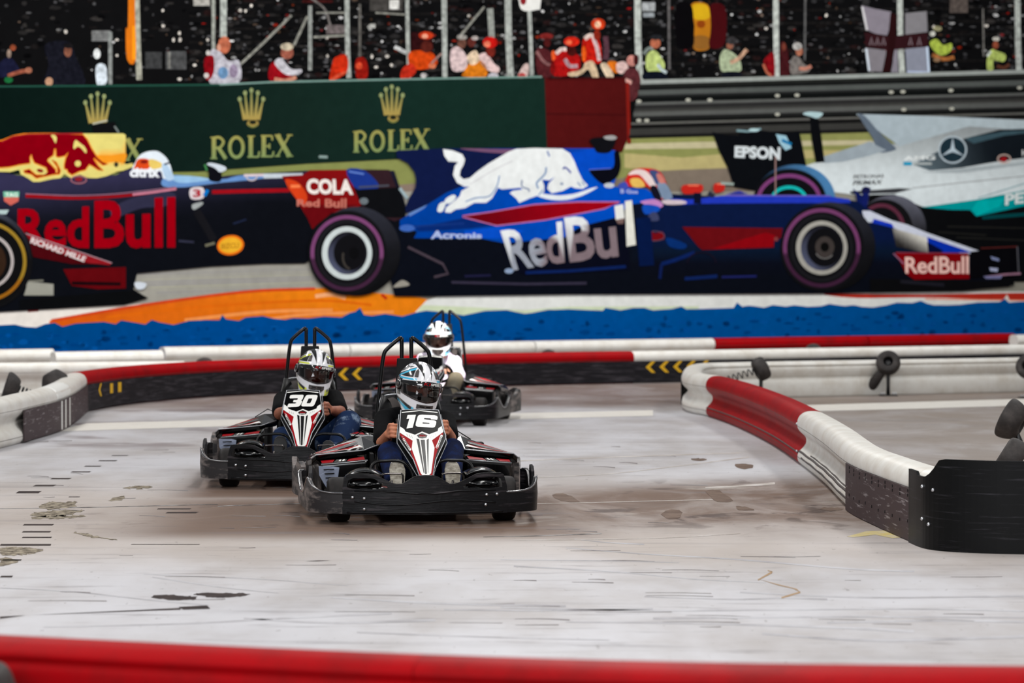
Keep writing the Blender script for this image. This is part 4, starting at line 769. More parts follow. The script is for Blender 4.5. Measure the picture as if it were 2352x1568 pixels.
decal('skid_mark', [skid(a, b_, c) for a, b_, c in (([(0, 1350), (160, 1358), (330, 1376), (480, 1390)], 1.5, 3), ([(330, 1318), (600, 1330), (800, 1345)], 1.5, 1), ([(350, 1325), (520, 1350), (640, 1362)], 2.5, 1), ([(100, 1440), (420, 1432), (680, 1418), (900, 1408)], 2, 5),
      ([(1180, 1300), (1400, 1312), (1600, 1330), (1760, 1338)], 3, 1), ([(1300, 1258), (1480, 1272), (1700, 1285), (1950, 1306), (2100, 1312)], 1.5, 4), ([(1320, 1238), (1400, 1246), (1480, 1250)], 1, 2.5), ([(1480, 1370), (1680, 1376), (1800, 1373), (1900, 1376)], 2, 4),
      ([(1150, 1395), (1500, 1402), (1800, 1400), (2100, 1398), (2352, 1403)], 4, 3), ([(1300, 1428), (1600, 1432), (1900, 1440), (2100, 1450)], 2, 6), ([(1500, 1420), (1900, 1416), (2352, 1418)], 5, 3), ([(760, 1372), (1000, 1385), (1300, 1392)], 3, 5), ([(820, 1452), (1100, 1462), (1400, 1470)], 3, 2),
      ([(1700, 1360), (2000, 1372), (2352, 1368)], 3, 4), ([(1750, 1455), (2000, 1470), (2352, 1462)], 4, 7), ([(1900, 1430), (2150, 1425), (2352, 1428)], 4, 5), ([(560, 1420), (760, 1430), (1000, 1424)], 3, 6), ([(1150, 1285), (1400, 1288), (1560, 1292)], 2, 1), ([(1020, 1400), (1300, 1402), (1500, 1398)], 3, 5))], M_SK1, 0.0007)
L_ = []
for _ in range(110):
    y = rs.uniform(1010, 1440); x = rs.uniform(-20, 2300); l_ = rs.uniform(20, 130)*(y-900)/350+10
    if 1640 < x+l_ and y < 1260: continue
    L_.append(skid([(x, y), (x+l_*.5, y+rs.uniform(-.6, .6)), (x+l_, y+rs.uniform(-1, 3))], .5, rs.uniform(.8, 2.2)))
decal('scratch', L_, M_SK2, 0.0010)
decal('joint_line', [skid([(500, 1163), (560, 1160), (830, 1154), (1000, 1158)], 1.2, 1.6), skid([(0, 1168), (200, 1165), (500, 1158)], 1.6, 1.2), skid([(1110, 1233), (1250, 1230), (1382, 1225)], 1, 2.2)], mat('dark_joint', (60, 54, 52), 0.8, nscale=6, col2=(150, 146, 144), thr=(.4, .6)), 0.0011)
decal('joint_line', [skid([(1225, 1157), (1400, 1153), (1560, 1149), (1680, 1146)], 1, 1.6), skid([(1230, 1097), (1400, 1088), (1560, 1070), (1720, 1050)], 1, 2), skid([(1100, 1062), (1400, 1050), (1700, 1040)], 2, 2), skid([(1620, 1120), (1700, 1116), (1780, 1110)], 3, 5), skid([(1180, 1241), (1500, 1236), (1700, 1225)], 1, 1.5)], mat('light_joint', (196, 190, 186), 0.7, nscale=5, col2=(160, 150, 142), thr=(.4, .6)), 0.0011)
# ================================================ barriers
HB = 0.39
PROF = [(.02, 0), (.045, .025), (.052, .06), (.042, .095), (.008, .13), (-.012, .165), (-.006, .205), (.03, .24), (.052, .275), (.052, .325), (.03, .365), (-.01, .388), (-.06, .393), (-.115, .386), (-.148, .368), (-.158, .350), (-.145, .334), (-.160, .315),
        (-.158, .275), (-.14, .235), (-.118, .212), (-.14, .19), (-.158, .15), (-.16, .08), (-.15, .02), (-.14, 0)]
M_WP = mat('white_barrier_plastic', (222, 220, 214), 0.42, nscale=5, col2=(204, 198, 188), stretch=(1, 1, 1), thr=(0.42, 0.7), bump=0.05, spec=0.4)
M_RP = mat('red_barrier_plastic', (152, 0, 8), 0.5, nscale=4, col2=(128, 8, 12), thr=(0.45, 0.7), bump=0.04, spec=0.07)
M_PN = mat('scuffed_black_panel', (30, 29, 33), 0.5, nscale=7, col2=(84, 80, 86), stretch=(0.5, 0.5, 7), thr=(0.50, 0.8), spec=0.15)
M_PN2 = mat('black_panel', (7, 8, 9), 0.42, nscale=7, col2=(70, 68, 74), stretch=(0.4, 0.4, 9), thr=(0.58, 0.85), spec=0.15)
M_PB = mat('brown_scuffed_panel', (66, 54, 56), 0.55, nscale=6, col2=(165, 158, 160), stretch=(0.8, 0.8, 9), thr=(0.57, 0.74), spec=0.15)
M_BOLT = mat('bright_steel', (190, 192, 196), 0.3, 1.0)
M_SEAM = mat('seam_line', (70, 62, 60), 0.7)
M_YEL = mat('yellow_marking', (226, 176, 24), 0.5); M_WT = mat('white_marking', (228, 228, 224), 0.5)
def resample(P, ds):
    out = [P[0]]; acc = 0.0
    for a, c in zip(P, P[1:]):
        L = (c-a).length; 
        while acc+L >= ds:
            t = (ds-acc)/L; a = a+(c-a)*t; out.append(a); L = (c-a).length; acc = 0.0
            if L < 1e-9: break
        acc += L
    if (out[-1]-P[-1]).length > ds*0.3: out.append(P[-1])
    else: out[-1] = P[-1]
    return out
def norms(P):
    N = []
    for i in range(len(P)):
        t = P[min(i+1, len(P)-1)]-P[max(i-1, 0)]; t.z = 0; t.normalize(); N.append(Vector((t.y, -t.x, 0)))
    return N
def sweep(b, P, prof, m, closed=True, smooth=True):
    N = norms(P); vs = []; fs = []; K_ = len(prof)
    for p_, n in zip(P, N):
        for f, z in prof: vs.append(p_+n*f+Vector((0, 0, z)))
    for i in range(len(P)-1):
        for k in range(K_ if closed else K_-1): fs.append((i*K_+k, i*K_+(k+1) % K_, (i+1)*K_+(k+1) % K_, (i+1)*K_+k))
    fs.append(tuple(range(K_))); fs.append(tuple((len(P)-1)*K_+k for k in range(K_-1, -1, -1)))
    b.add(vs, fs, m, smooth); return b
prof_s = [(v.x, v.y) for v in catmull([(f, z, 0) for f, z in PROF], 3)]
def section(P, m, label, group=None, seams=True):
    o0 = Vector((P[0].x, P[0].y, 0)); Q = [p_-o0 for p_ in P]
    b = MB(); sweep(b, Q, prof_s, m); o = b.build('track_barrier'); o.location = o0
    md = o.modifiers.new('e', 'EDGE_SPLIT'); md.split_angle = math.radians(60)
    tag(o, label, 'barrier', group or 'track barrier sections')
    N = norms(Q)
    s_ = MB()
    for f, z in ((.0535, .285), (.0535, .06)):
        s_.tube([q+n*(f)+Vector((0, 0, z)) for q, n in zip(Q, N)], 0.0016, M_SEAM, 5)
    s_.build('seam', o)
    return o, Q, N
def panel(o, Q, N, m, z0=0.012, z1=0.272, f=.056, th=.008, name='wear_panel'):
    b = MB(); sweep(b, Q, [(f, z0), (f+th, z0), (f+th, z1), (f, z1)], m, True, False); return b.build(name, o)
def bolts(par, pts, r=0.009, n=None):
    for p_, d in pts:
        b = MB(); b.ball(p_, r, M_BOLT, 12, 8); b.build('bolt', par)
def strip(par, Q, N, i0, i1, z0, z1, f, m, name):
    b = MB(); sweep(b, Q[i0:i1+1], [(f, z0), (f+.002, z0), (f+.002, z1), (f, z1)], m, True, False); return b.build(name, par)
def chevron(par, Pa, side, hgt, zc, m, dirn=-1, w=0.09, th=.032):
    """arrow on the plane through Pa with unit direction side"""
    t, n = side; b = MB(); a = hgt/2
    pts = [(dirn*w/2, 0), (-dirn*w/2+dirn*0.0, a), (-dirn*w/2-dirn*th*1.5, a), (dirn*w/2-dirn*th*1.8, 0), (-dirn*w/2-dirn*th*1.5, -a), (-dirn*w/2, -a)]
    V, T = cdt(pts); b.add([Pa+t*x+n*0.003+Vector((0, 0, zc+z)) for x, z in V], T, m); return b.build('arrow_marking', par)
def split_path(P, cuts):
    """cuts: fractions by arc length -> list of point lists"""
    L = [0.0]
    for a, c in zip(P, P[1:]): L.append(L[-1]+(c-a).length)
    tot = L[-1]; out = []
    def at(s):
        for i in range(len(P)-1):
            if s <= L[i+1]+1e-9: return P[i]+(P[i+1]-P[i])*((s-L[i])/(L[i+1]-L[i]))
        return P[-1]
    for a, c in zip(cuts, cuts[1:]):
        n = max(3, int((c-a)*tot/0.09)); out.append([at(tot*(a+(c-a)*k/n)) for k in range(n+1)])
    return out
def cut_at(P, pxs):
    """fractions along P whose screen column is nearest each px"""
    L = [0.0]
    for a, c in zip(P, P[1:]): L.append(L[-1]+(c-a).length)
    fr = []
    for px in pxs:
        best = min(range(len(P)), key=lambda i: abs(W/2+F*P[i].x/P[i].y-px)); fr.append(L[best]/L[-1])
    return fr
def fpath(pts, ds=0.1): return resample(catmull([floor_pt(x, y) for x, y in pts], 10), ds)
# --- left barrier and the red one sweeping behind the karts
PA = [floor_pt(x, y) for x, y in ((-420, 1120), (-200, 1072), (0, 1028), (60, 1011), (124, 991), (160, 970), (187, 947))]
PA2 = [floor_pt(x, y) for x, y in ((187, 947), (200, 943), (290, 928), (450, 913), (640, 903), (850, 896), (1060, 889), (1300, 883), (1460, 880), (1600, 877))]
dl = (PA2[-1]-PA2[-2]).normalized(); last = PA2[-1]
DIR = Vector((1, 0.54, 0)).normalized()
PA2 += [last+DIR*k for k in (1.5, 3.0, 5.0, 7.5, 10)]
PL = resample(catmull(PA, 12), 0.1); PM = resample(catmull(PA2, 14), 0.1)
fl = cut_at(PL, [38])
segs = split_path(PL, [0, fl[0], 1])
o, Q, N = section(segs[0], M_WP, 'worn white barrier section with bare wavy face at the left edge')
o, Q, N = section(segs[1], M_WP, 'short white barrier section with dark panel and three white stripes at left corner')
pn = panel(o, Q, N, M_PB)
fr = [i for i in range(len(Q)) if 122 < W/2+F*(Q[i]+o.location).x/(Q[i]+o.location).y < 150]
i0, i1 = fr[0], fr[-1]
for k in range(3):
    j = i0+int((i1-i0)*k/2.6); sb = MB(); q = Q[min(j, len(Q)-2)]; t = (Q[min(j+1, len(Q)-1)]-q).normalized(); n = N[j]
    sb.box((0, 0, 0), (0.07, 0.002, 0.25), M_WT); s_ = sb.build('white_stripe', pn); s_.location = q+t*0.03+n*(.0655)+Vector((0, 0, .142)); s_.rotation_euler = (0, 0, math.atan2(t.y, t.x))
cap = MB(); sweep(cap, Q[max(0, i0-2):i1+1], [(.0545, .278), (.0545, .325), (.032, .3675), (-.01, .3905), (-.06, .3955), (-.115, .3885), (-.12, .38), (-.06, .387), (-.012, .382), (.02, .36), (.042, .322), (.042, .278)], M_WT); cap.build('white_band', o)
fr = [0]+cut_at(PM, [480, 820, 1135, 1455, 1740, 2060])+[1]
segs = split_path(PM, fr)
labs = ['red barrier section with yellow blocks on its black panel, curving from the left corner', 'red barrier section behind kart number 30, two yellow arrows on its panel', 'red barrier section behind the kart in bright light',
        'red barrier section with yellow arrows at its right end', 'white topped barrier section with yellow arrows running behind the white corner barrier', 'white topped barrier section behind the middle tyre post', 'white topped barrier section behind the white barrier at the right edge']
for i, (sg, lb) in enumerate(zip(segs, labs)):
    o, Q, N = section(sg, M_RP if i < 4 else M_WP, lb); pn = panel(o, Q, N, M_PN)
    def mark(px, dirn=-1, w=0.085, hgt=0.14, zc=.198, th=.034):
        j = min(range(len(Q)), key=lambda k: abs(W/2+F*(Q[k]+o.location).x/(Q[k]+o.location).y-px)); t = (Q[min(j+1, len(Q)-1)]-Q[max(j-1, 0)]).normalized()
        chevron(pn, Q[j]+N[j]*.065, (t, N[j]), hgt, zc, M_YEL, dirn, w, th)
    def block(px, w):
        j = min(range(len(Q)), key=lambda k: abs(W/2+F*(Q[k]+o.location).x/(Q[k]+o.location).y-px)); t = (Q[min(j+1, len(Q)-1)]-Q[max(j-1, 0)]).normalized()
        bb = MB(); bb.box((0, 0, 0), (w, .002, .1), M_YEL); x = bb.build('yellow_block', pn); x.location = Q[j]+N[j]*.066+Vector((0, 0, .195)); x.rotation_euler = (0, 0, math.atan2(t.y, t.x))
    if i == 0: mark(214, w=.07, hgt=.13); block(243, .1); block(260, .1)
    if i == 1:
        mark(785); mark(810)
    if i == 3: mark(1440-1440+1455-30) if False else None
    if i == 4:
        for px in (1490, 1518, 1546, 1574, 1602): mark(px)
# --- row directly under the mural
def line_pt(px, Y0, s=0.57):
    x = (px-W/2)/F; Y = Y0/(1-x*s); return Vector((x*Y, Y, 0))
def straight(px0, px1, Y0, s=0.57):
    a, c = line_pt(px0, Y0, s), line_pt(px1, Y0, s); n = max(3, int((c-a).length/0.25)); return [a+(c-a)*k/n for k in range(n+1)]
for (x0, x1, Y0, m, lb) in ((-500, 122, 39.0, M_WP, 'white barrier section under the mural at the left edge, ending in a step'), (125, 372, 37.6, M_WP, 'short white barrier section under the mural, set nearer than its neighbours'),
                            (376, 800, 39.0, M_WP, 'white barrier section under the mural behind kart number 30'), (803, 1225, 39.0, M_WP, 'white barrier section under the mural behind the white helmet'), (1228, 1638, 39.0, M_WP, 'white barrier section under the mural next to the red part'),
                            (1641, 1990, 39.0, M_RP, 'red barrier section under the mural next to the white part'), (1993, 2330, 39.0, M_RP, 'red barrier section under the mural, last before the right edge'), (2334, 2800, 38.2, M_WP, 'white barrier section under the mural at the far right edge')):
    section(straight(x0, x1, Y0), m, lb)
# --- white barrier on the left, joining the red sweep
a = floor_pt(500, 913); dirv = Vector((1, 0.30, 0)).normalized()
P = [a-dirv*(6.6-k*0.2) for k in range(32)]
P = [Vector((p_.x, p_.y+0.34, 0)) for p_ in P]
section(P[:17], M_WP, 'long white barrier section behind the left corner tyre posts, outer half'); section(P[16:], M_WP, 'long white barrier section behind the left corner, half that meets the red sweep')
# --- barrier loop on the right (runs from far right, round the corner, towards the camera)
PR = [floor_pt(x, y) for x, y in ((3000, 877), (2700, 886), (2352, 898), (2100, 904), (1900, 908.5), (1760, 911.5), (1680, 914))]
c0 = PR[-1]
PRc = [floor_pt(1612, 916.5), floor_pt(1585, 922), floor_pt(1578, 933), floor_pt(1580, 943), floor_pt(1600, 950), floor_pt(1634, 957), floor_pt(1700, 981), floor_pt(1780, 1021), floor_pt(1847, 1066), floor_pt(1905, 1112), floor_pt(1966, 1171), floor_pt(2040, 1210), floor_pt(2122, 1246)]
PN = resample(catmull(PR+PRc, 12), 0.06)
def frp(px, py):
    t = floor_pt(px, py); L = [0.0]
    for a_, c_ in zip(PN, PN[1:]): L.append(L[-1]+(c_-a_).length)
    i = min(range(len(PN)), key=lambda k: (PN[k]-t).length); return L[i]/L[-1]
fr = [0, frp(2352, 898), frp(1960, 907), frp(1640, 915), frp(1634, 957), frp(1847, 1066), frp(1966, 1171), 1]
segs = split_path(PN, fr)
labs = ['white barrier section of the right loop, beyond the right edge tyre post', 'white barrier section with the middle round tyre post standing before it', 'white barrier section behind the leaning tyre post with a spring', 'rounded white barrier section forming the corner of the right loop',
        'red barrier section with wavy face on the right of the track', 'scraped white barrier section between the red one and the brown panel', 'white topped barrier section faced with a brown scuffed panel']
for i, (sg, lb) in enumerate(zip(segs, labs)):
    o, Q, N = section(sg, M_RP if i == 4 else M_WP, lb)
    if i == 3: panel(o, Q[2:int(len(Q)*0.42)], N[2:int(len(Q)*0.42)], M_PN2, f=.06)
    if i == 4:
        b = MB(); b.tube([q+n*.046+Vector((0, 0, .088)) for q, n in zip(Q, N)], .006, M_SEAM, 6); b.build('scuff', o)
        bolts(o, [(Q[-1]+N[-1]*.056+Vector((0, 0, z)), None) for z in (.30, .10)])
    if i == 5:
        b = MB()
        for z, r, k0, f in ((.098, .009, 0, .037), (.066, .007, 3, .049), (.112, .006, 8, .024)): b.tube([q+n*f+Vector((0, 0, z+.002*math.sin(j*.7))) for j, (q, n) in enumerate(zip(Q, N))][k0:], r, M_SEAM, 6)
        b.build('scuff', o)
    if i == 6:
        pn = panel(o, Q, N, M_PB, 0.005, .285, .058, .008)
        for j in range(2, len(Q)-1, max(1, len(Q)//9)):
            for z in (.262, .238, .10): b = MB(); b.box(Q[j]+N[j]*.0665+Vector((0, 0, z+(j % 3)*.004)), (.006, .006, .016), M_PN2); b.build('slot', pn)
        ENDP = o.location+Q[-1]; ENDN = N[-1]
# big black end plate bending round the corner
T = Vector((ENDN.y*-1, ENDN.x, 0)); T = -Vector((-ENDN.y, ENDN.x, 0))
e0 = floor_pt(2121, 1246); e1 = floor_pt(2139, 1254)
PE = [e0+(e0-e1)*0.15, e0, e1]+[floor_pt(x, y) for x, y in ((2160, 1260), (2200, 1264.5), (2280, 1268), (2352, 1269.5), (2480, 1271), (2650, 1272))]
PE = resample(catmull(PE, 14), 0.03)
o0 = Vector((e0.x, e0.y, 0)); Q = [p_-o0 for p_ in PE]; N = norms(Q); vs = []; fs = []
L = [0.0]
for a_, c_ in zip(Q, Q[1:]): L.append(L[-1]+(c_-a_).length)
for q, n, s in zip(Q, N, L):
    px = W/2+F*(q+o0).x/(q+o0).y
    top_ = .392 if px < 2140 else (.372+.0 if px < 2152 else min(.475, .372+.105*((px-2152)/31)**1.7))
    for f, z in ((.06, 0), (.06, top_), (.075, top_), (.075, 0)): vs.append(q+n*f+Vector((0, 0, z)))
for i in range(len(Q)-1):
    for k in range(4): fs.append((i*4+k, i*4+(k+1) % 4, (i+1)*4+(k+1) % 4, (i+1)*4+k))
fs += [(0, 1, 2, 3), tuple((len(Q)-1)*4+k for k in (3, 2, 1, 0))]
b = MB(); b.add(vs, fs, M_PN2); o = b.build('barrier_end_plate'); o.location = o0; tag(o, 'tall black scuffed plastic end plate wrapping the barrier at the right edge', 'barrier')
for px, py in ((2121.5, 1117), (2142, 1125), (2119, 1191), (2140, 1204)):
    j = min(range(len(Q)), key=lambda k: abs(W/2+F*(Q[k]+o0+N[k]*.075).x/(Q[k]+o0+N[k]*.075).y-px)); pt = Q[j]+N[j]*.077; r_ = ray(px, py); z = CAMZ+r_.z*((pt+o0).y/r_.y)
    bb = MB(); bb.ball(pt+Vector((0, 0, z)), .010, M_BOLT, 12, 8); bb.build('bolt', o)
# barrier body behind the plate
PB = [PN[-1]]+[floor_pt(x, y) for x, y in ((2190, 1257), (2280, 1262), (2400, 1264), (2650, 1265))]
section(resample(catmull(PB, 12), .08), M_WP, 'white barrier section hidden behind the tall black end plate')
# --- foreground red barrier (camera stands behind it)
PF = [(2900, 1538), (2352, 1531), (1700, 1524), (1150, 1510), (620, 1489), (0, 1459), (-500, 1432)]
PFw = []
for x, y in PF:
    r = ray(x, y); t = (.385-CAMZ)/r.z; PFw.append(Vector((r.x*t, r.y*t, 0)))
PFw = resample(catmull(PFw, 12), 0.1)
PROFB = prof_s
sg = split_path(PFw, [0, 0.52, 1])
section(sg[0], M_RP, 'blurred red barrier across the bottom of the view, right half'); section(sg[1], M_RP, 'blurred red barrier across the bottom of the view, left half')
# --- tyre posts behind the barriers
M_TY = mat('old_tyre_rubber', (40, 36, 35), 0.62, nscale=9, col2=(66, 60, 58), thr=(0.45, 0.7), bump=0.1, spec=0.35)
M_PO = mat('black_steel', (18, 18, 20), 0.4)
M_SP = mat('spring_steel', (44, 44, 46), 0.35, 0.8)
TP = [(-.07, .055), (-.074, .09), (-.066, .118), (-.04, .132), (0, .136), (.04, .132), (.066, .118), (.074, .09), (.07, .055), (.03, .052), (-.03, .052), (-.07, .055)]
def tyre_post(px, py, Y, axis_rot, label, spring=None, tz=0.37, rad=1.0, cone=0.0, group=None, foot=(0, 0)):
    t = at_depth(px, py, Y); root = empty('tyre_post', (t.x+foot[0], t.y+foot[1], 0)); tag(root, label, 'barrier post', group or 'tyre posts behind the barriers')
    c = Vector((-foot[0], -foot[1], t.z))
    b = MB(); pr = [(a*rad, r_*rad*(1+cone*a/.07)) for a, r_ in [(v.x, v.y) for v in catmull([(a, r_, 0) for a, r_ in TP], 3)]]
    b.lathe(pr, M_TY, 'X', c, 32, axis_rot); ty = b.build('tyre', root)
    b = MB(); b.lathe([(-.02*rad, .001), (-.022*rad, .056*rad), (.022*rad, .056*rad), (.02*rad, .001)], M_PO, 'X', c, 24, axis_rot); b.build('hub', ty)
    b = MB(); b.tube([(0, 0, 0.005), (0, 0, .12), c*0.55+Vector((0, 0, .02)), c-Vector((0, 0, .02))], [.022, .02, .02, .018], M_PO, 10); b.build('post', root)
    b = MB(); b.box((0, 0, .006), (.2, .14, .012), M_PO); bp_ = b.build('base_plate', root, bevel=.003)
    for sx in (-.08, -.05, .05, .08):
        b = MB(); b.tube([(sx, -.05, .012), (sx, -.05, .04)], .009, M_BOLT, 8); b.build('bolt', bp_)
    if spring:
        s0 = c; s1 = Vector(spring); ax = (s1-s0); Ls = ax.length; ax.normalize(); a_ = ax.orthogonal().normalized(); b_ = ax.cross(a_); pts = []
        for k in range(120): th = k/119*math.pi*2*8; pts.append(s0+ax*(Ls*k/119)+(a_*math.cos(th)+b_*math.sin(th))*.035)
        b = MB(); b.tube(pts, .006, M_SP, 6); b.build('spring', root)
    return root
tyre_post(2040, 833, 31.5, (math.radians(0), math.radians(20), math.radians(82)), 'black tyre on a post showing its round hole, before the right white barrier', spring=None)
b = MB(); b.capsule((-.07, .05, .26), (-.16, .1, .12), .05, .06, M_TY); b.build('rubber_buffer', bpy.data.objects['tyre_post'])
tyre_post(1748, 847, 30.0, (0, math.radians(-26), math.radians(8)), 'black tyre post leaning left with a coil spring towards the corner', spring=(-.42, .0, .22), rad=.93)
tyre_post(2362, 842, 31.0, (0, math.radians(20), math.radians(60)), 'black tyre post cut by the right edge before the white barrier')
tyre_post(2326, 966, 19.8, (0, math.radians(26), math.radians(-22)), 'large black tyre post cut by the right edge above the end plate', rad=1.02, cone=-.15, foot=(.12, 0))
tyre_post(2322, 1052, 16.2, (0, math.radians(32), math.radians(-12)), 'grey brown tyre peeking over the tall black end plate', rad=.86, foot=(.05, 0))
tyre_post(121, 868, 27.0, (0, math.radians(62), math.radians(10)), 'black tyre post behind the left corner barrier, right of two', spring=(.22, -.05, .33), rad=.86, cone=.28, foot=(-.05, 0))
tyre_post(27, 889, 25.0, (0, math.radians(18), math.radians(10)), 'black tyre post behind the left corner barrier, left of two', spring=(.3, -.05, .3), rad=.86, cone=-.22, foot=(-.05, 0))
tyre_post(470, 846, 32.9, (0, math.radians(10), math.radians(80)), 'black tyre top peeking over the red sweep near its white joint', rad=.95)
tyre_post(1260, 824, 36.3, (0, math.radians(10), math.radians(80)), 'black tyre top peeking over the red barrier right of the karts', rad=.9)
tyre_post(1868, 809, 38.9, (0, math.radians(10), math.radians(80)), 'black tyre top peeking over the white topped barrier at right', rad=.9)
tyre_post(-52, 1590, 8.0, (0, math.radians(70), math.radians(30)), 'blurred dark tyre post at the bottom left corner', rad=.8)
# ================================================ karts
M_SB = mat('scuffed_bumper_plastic', (12, 12, 15), 0.36, nscale=9, col2=(74, 68, 72), stretch=(0.5, 0.5, 5), thr=(0.55, 0.80), bump=0.25, spec=0.22)
M_SS = mat('scraped_side_plastic', (34, 32, 34), 0.5, nscale=6, col2=(130, 120, 116), stretch=(0.8, 0.8, 3), thr=(0.46, 0.66), bump=0.2, spec=0.4)
M_GB = mat('gloss_black_plastic', (3, 3, 4), 0.2, coat=0.55, spec=0.3)
M_MB = mat('matt_black', (5, 5, 6), 0.6, spec=0.2)
M_TB = mat('black_tube', (3, 3, 4), 0.35, coat=0.12, spec=0.2)
M_GR = mat('gloss_red_sticker', (142, 0, 12), 0.4, coat=0.0, spec=0.08)
M_GW = mat('gloss_white_sticker', (222, 221, 217), 0.4, coat=0.05, spec=.2)
M_GK = mat('gloss_black_sticker', (8, 8, 9), 0.3, coat=0.1, spec=0.2)
M_PL = mat('panel_black', (3, 3, 4), 0.3, coat=0.03, spec=0.06)
M_GG = mat('gloss_grey_sticker', (110, 108, 106), 0.2, coat=0.6)
M_EDGE = mat('silver_edge', (150, 152, 156), 0.25, 0.6)
M_LV = mat('grey_louvre_plastic', (112, 120, 140), 0.45)
M_KT = mat('kart_tyre', (22, 19, 19), 0.6, nscale=14, col2=(38, 33, 32), bump=0.05, spec=0.2)
M_LIP_HIGHLIGHT = mat('lip_highlight_gloss', (60, 60, 64), 0.18, coat=1.0, spec=.8)  # lighter glossy grey standing in for the bumper edge highlight
M_RIM = mat('dark_rim', (70, 70, 74), 0.35, 0.8)
M_CH = mat('chrome_bar', (96, 92, 90), 0.18, 1.0)
M_SEAT = mat('seat_plastic', (24, 23, 24), 0.4)
M_BELT = mat('belt_webbing', (42, 34, 32), 0.75)
M_TRAY = mat('red_floor_tray', (110, 14, 16), 0.5)
class Kart:
    def __init__(s, px, d, yaw):
        X = (px-W/2)/F*d; s.o = Vector((X, d, 0)); s.yaw = math.radians(yaw)
    def kp(s, px, py, a, b=0.0):
        """place in kart axes of an image point lying on the plane y = a + b*z"""
        R = Matrix.Rotation(-s.yaw, 3, 'Z'); c = R @ (Vector((0, 0, CAMZ))-s.o); r = R @ ray(px, py)
        t = (a+b*c.z-c.y)/(r.y-b*r.z); return c+r*t
K16 = Kart(978, 15.95, 6.0); K30 = Kart(684.5, 18.46, 1.2); K3 = Kart(969, 25.5, -6.5)
def solid(pts2, y, th, m, holes=(), bend=0.0, to3=None):
    """outline in x,z extruded in y, curved back at the sides"""
    V, T = cdt(pts2, holes, None); b = MB(); n = len(V)
    f3 = to3 or (lambda x, z, o: (x, y+o+bend*x*x, z))
    vs = [f3(x, z, 0) for x, z in V]+[f3(x, z, th) for x, z in V]
    fs = [t for t in T]+[tuple(n+i for i in reversed(t)) for t in T]
    cnt = {}
    for t in T:
        for a, c in zip(t, t[1:]+t[:1]): cnt[(a, c)] = 1
    for (a, c) in list(cnt):
        if (c, a) not in cnt: fs.append((a, c, n+c, n+a))
    b.add(vs, fs, m); return b
def mirror(pts): return pts+[(-x, z) for x, z in reversed(pts)]
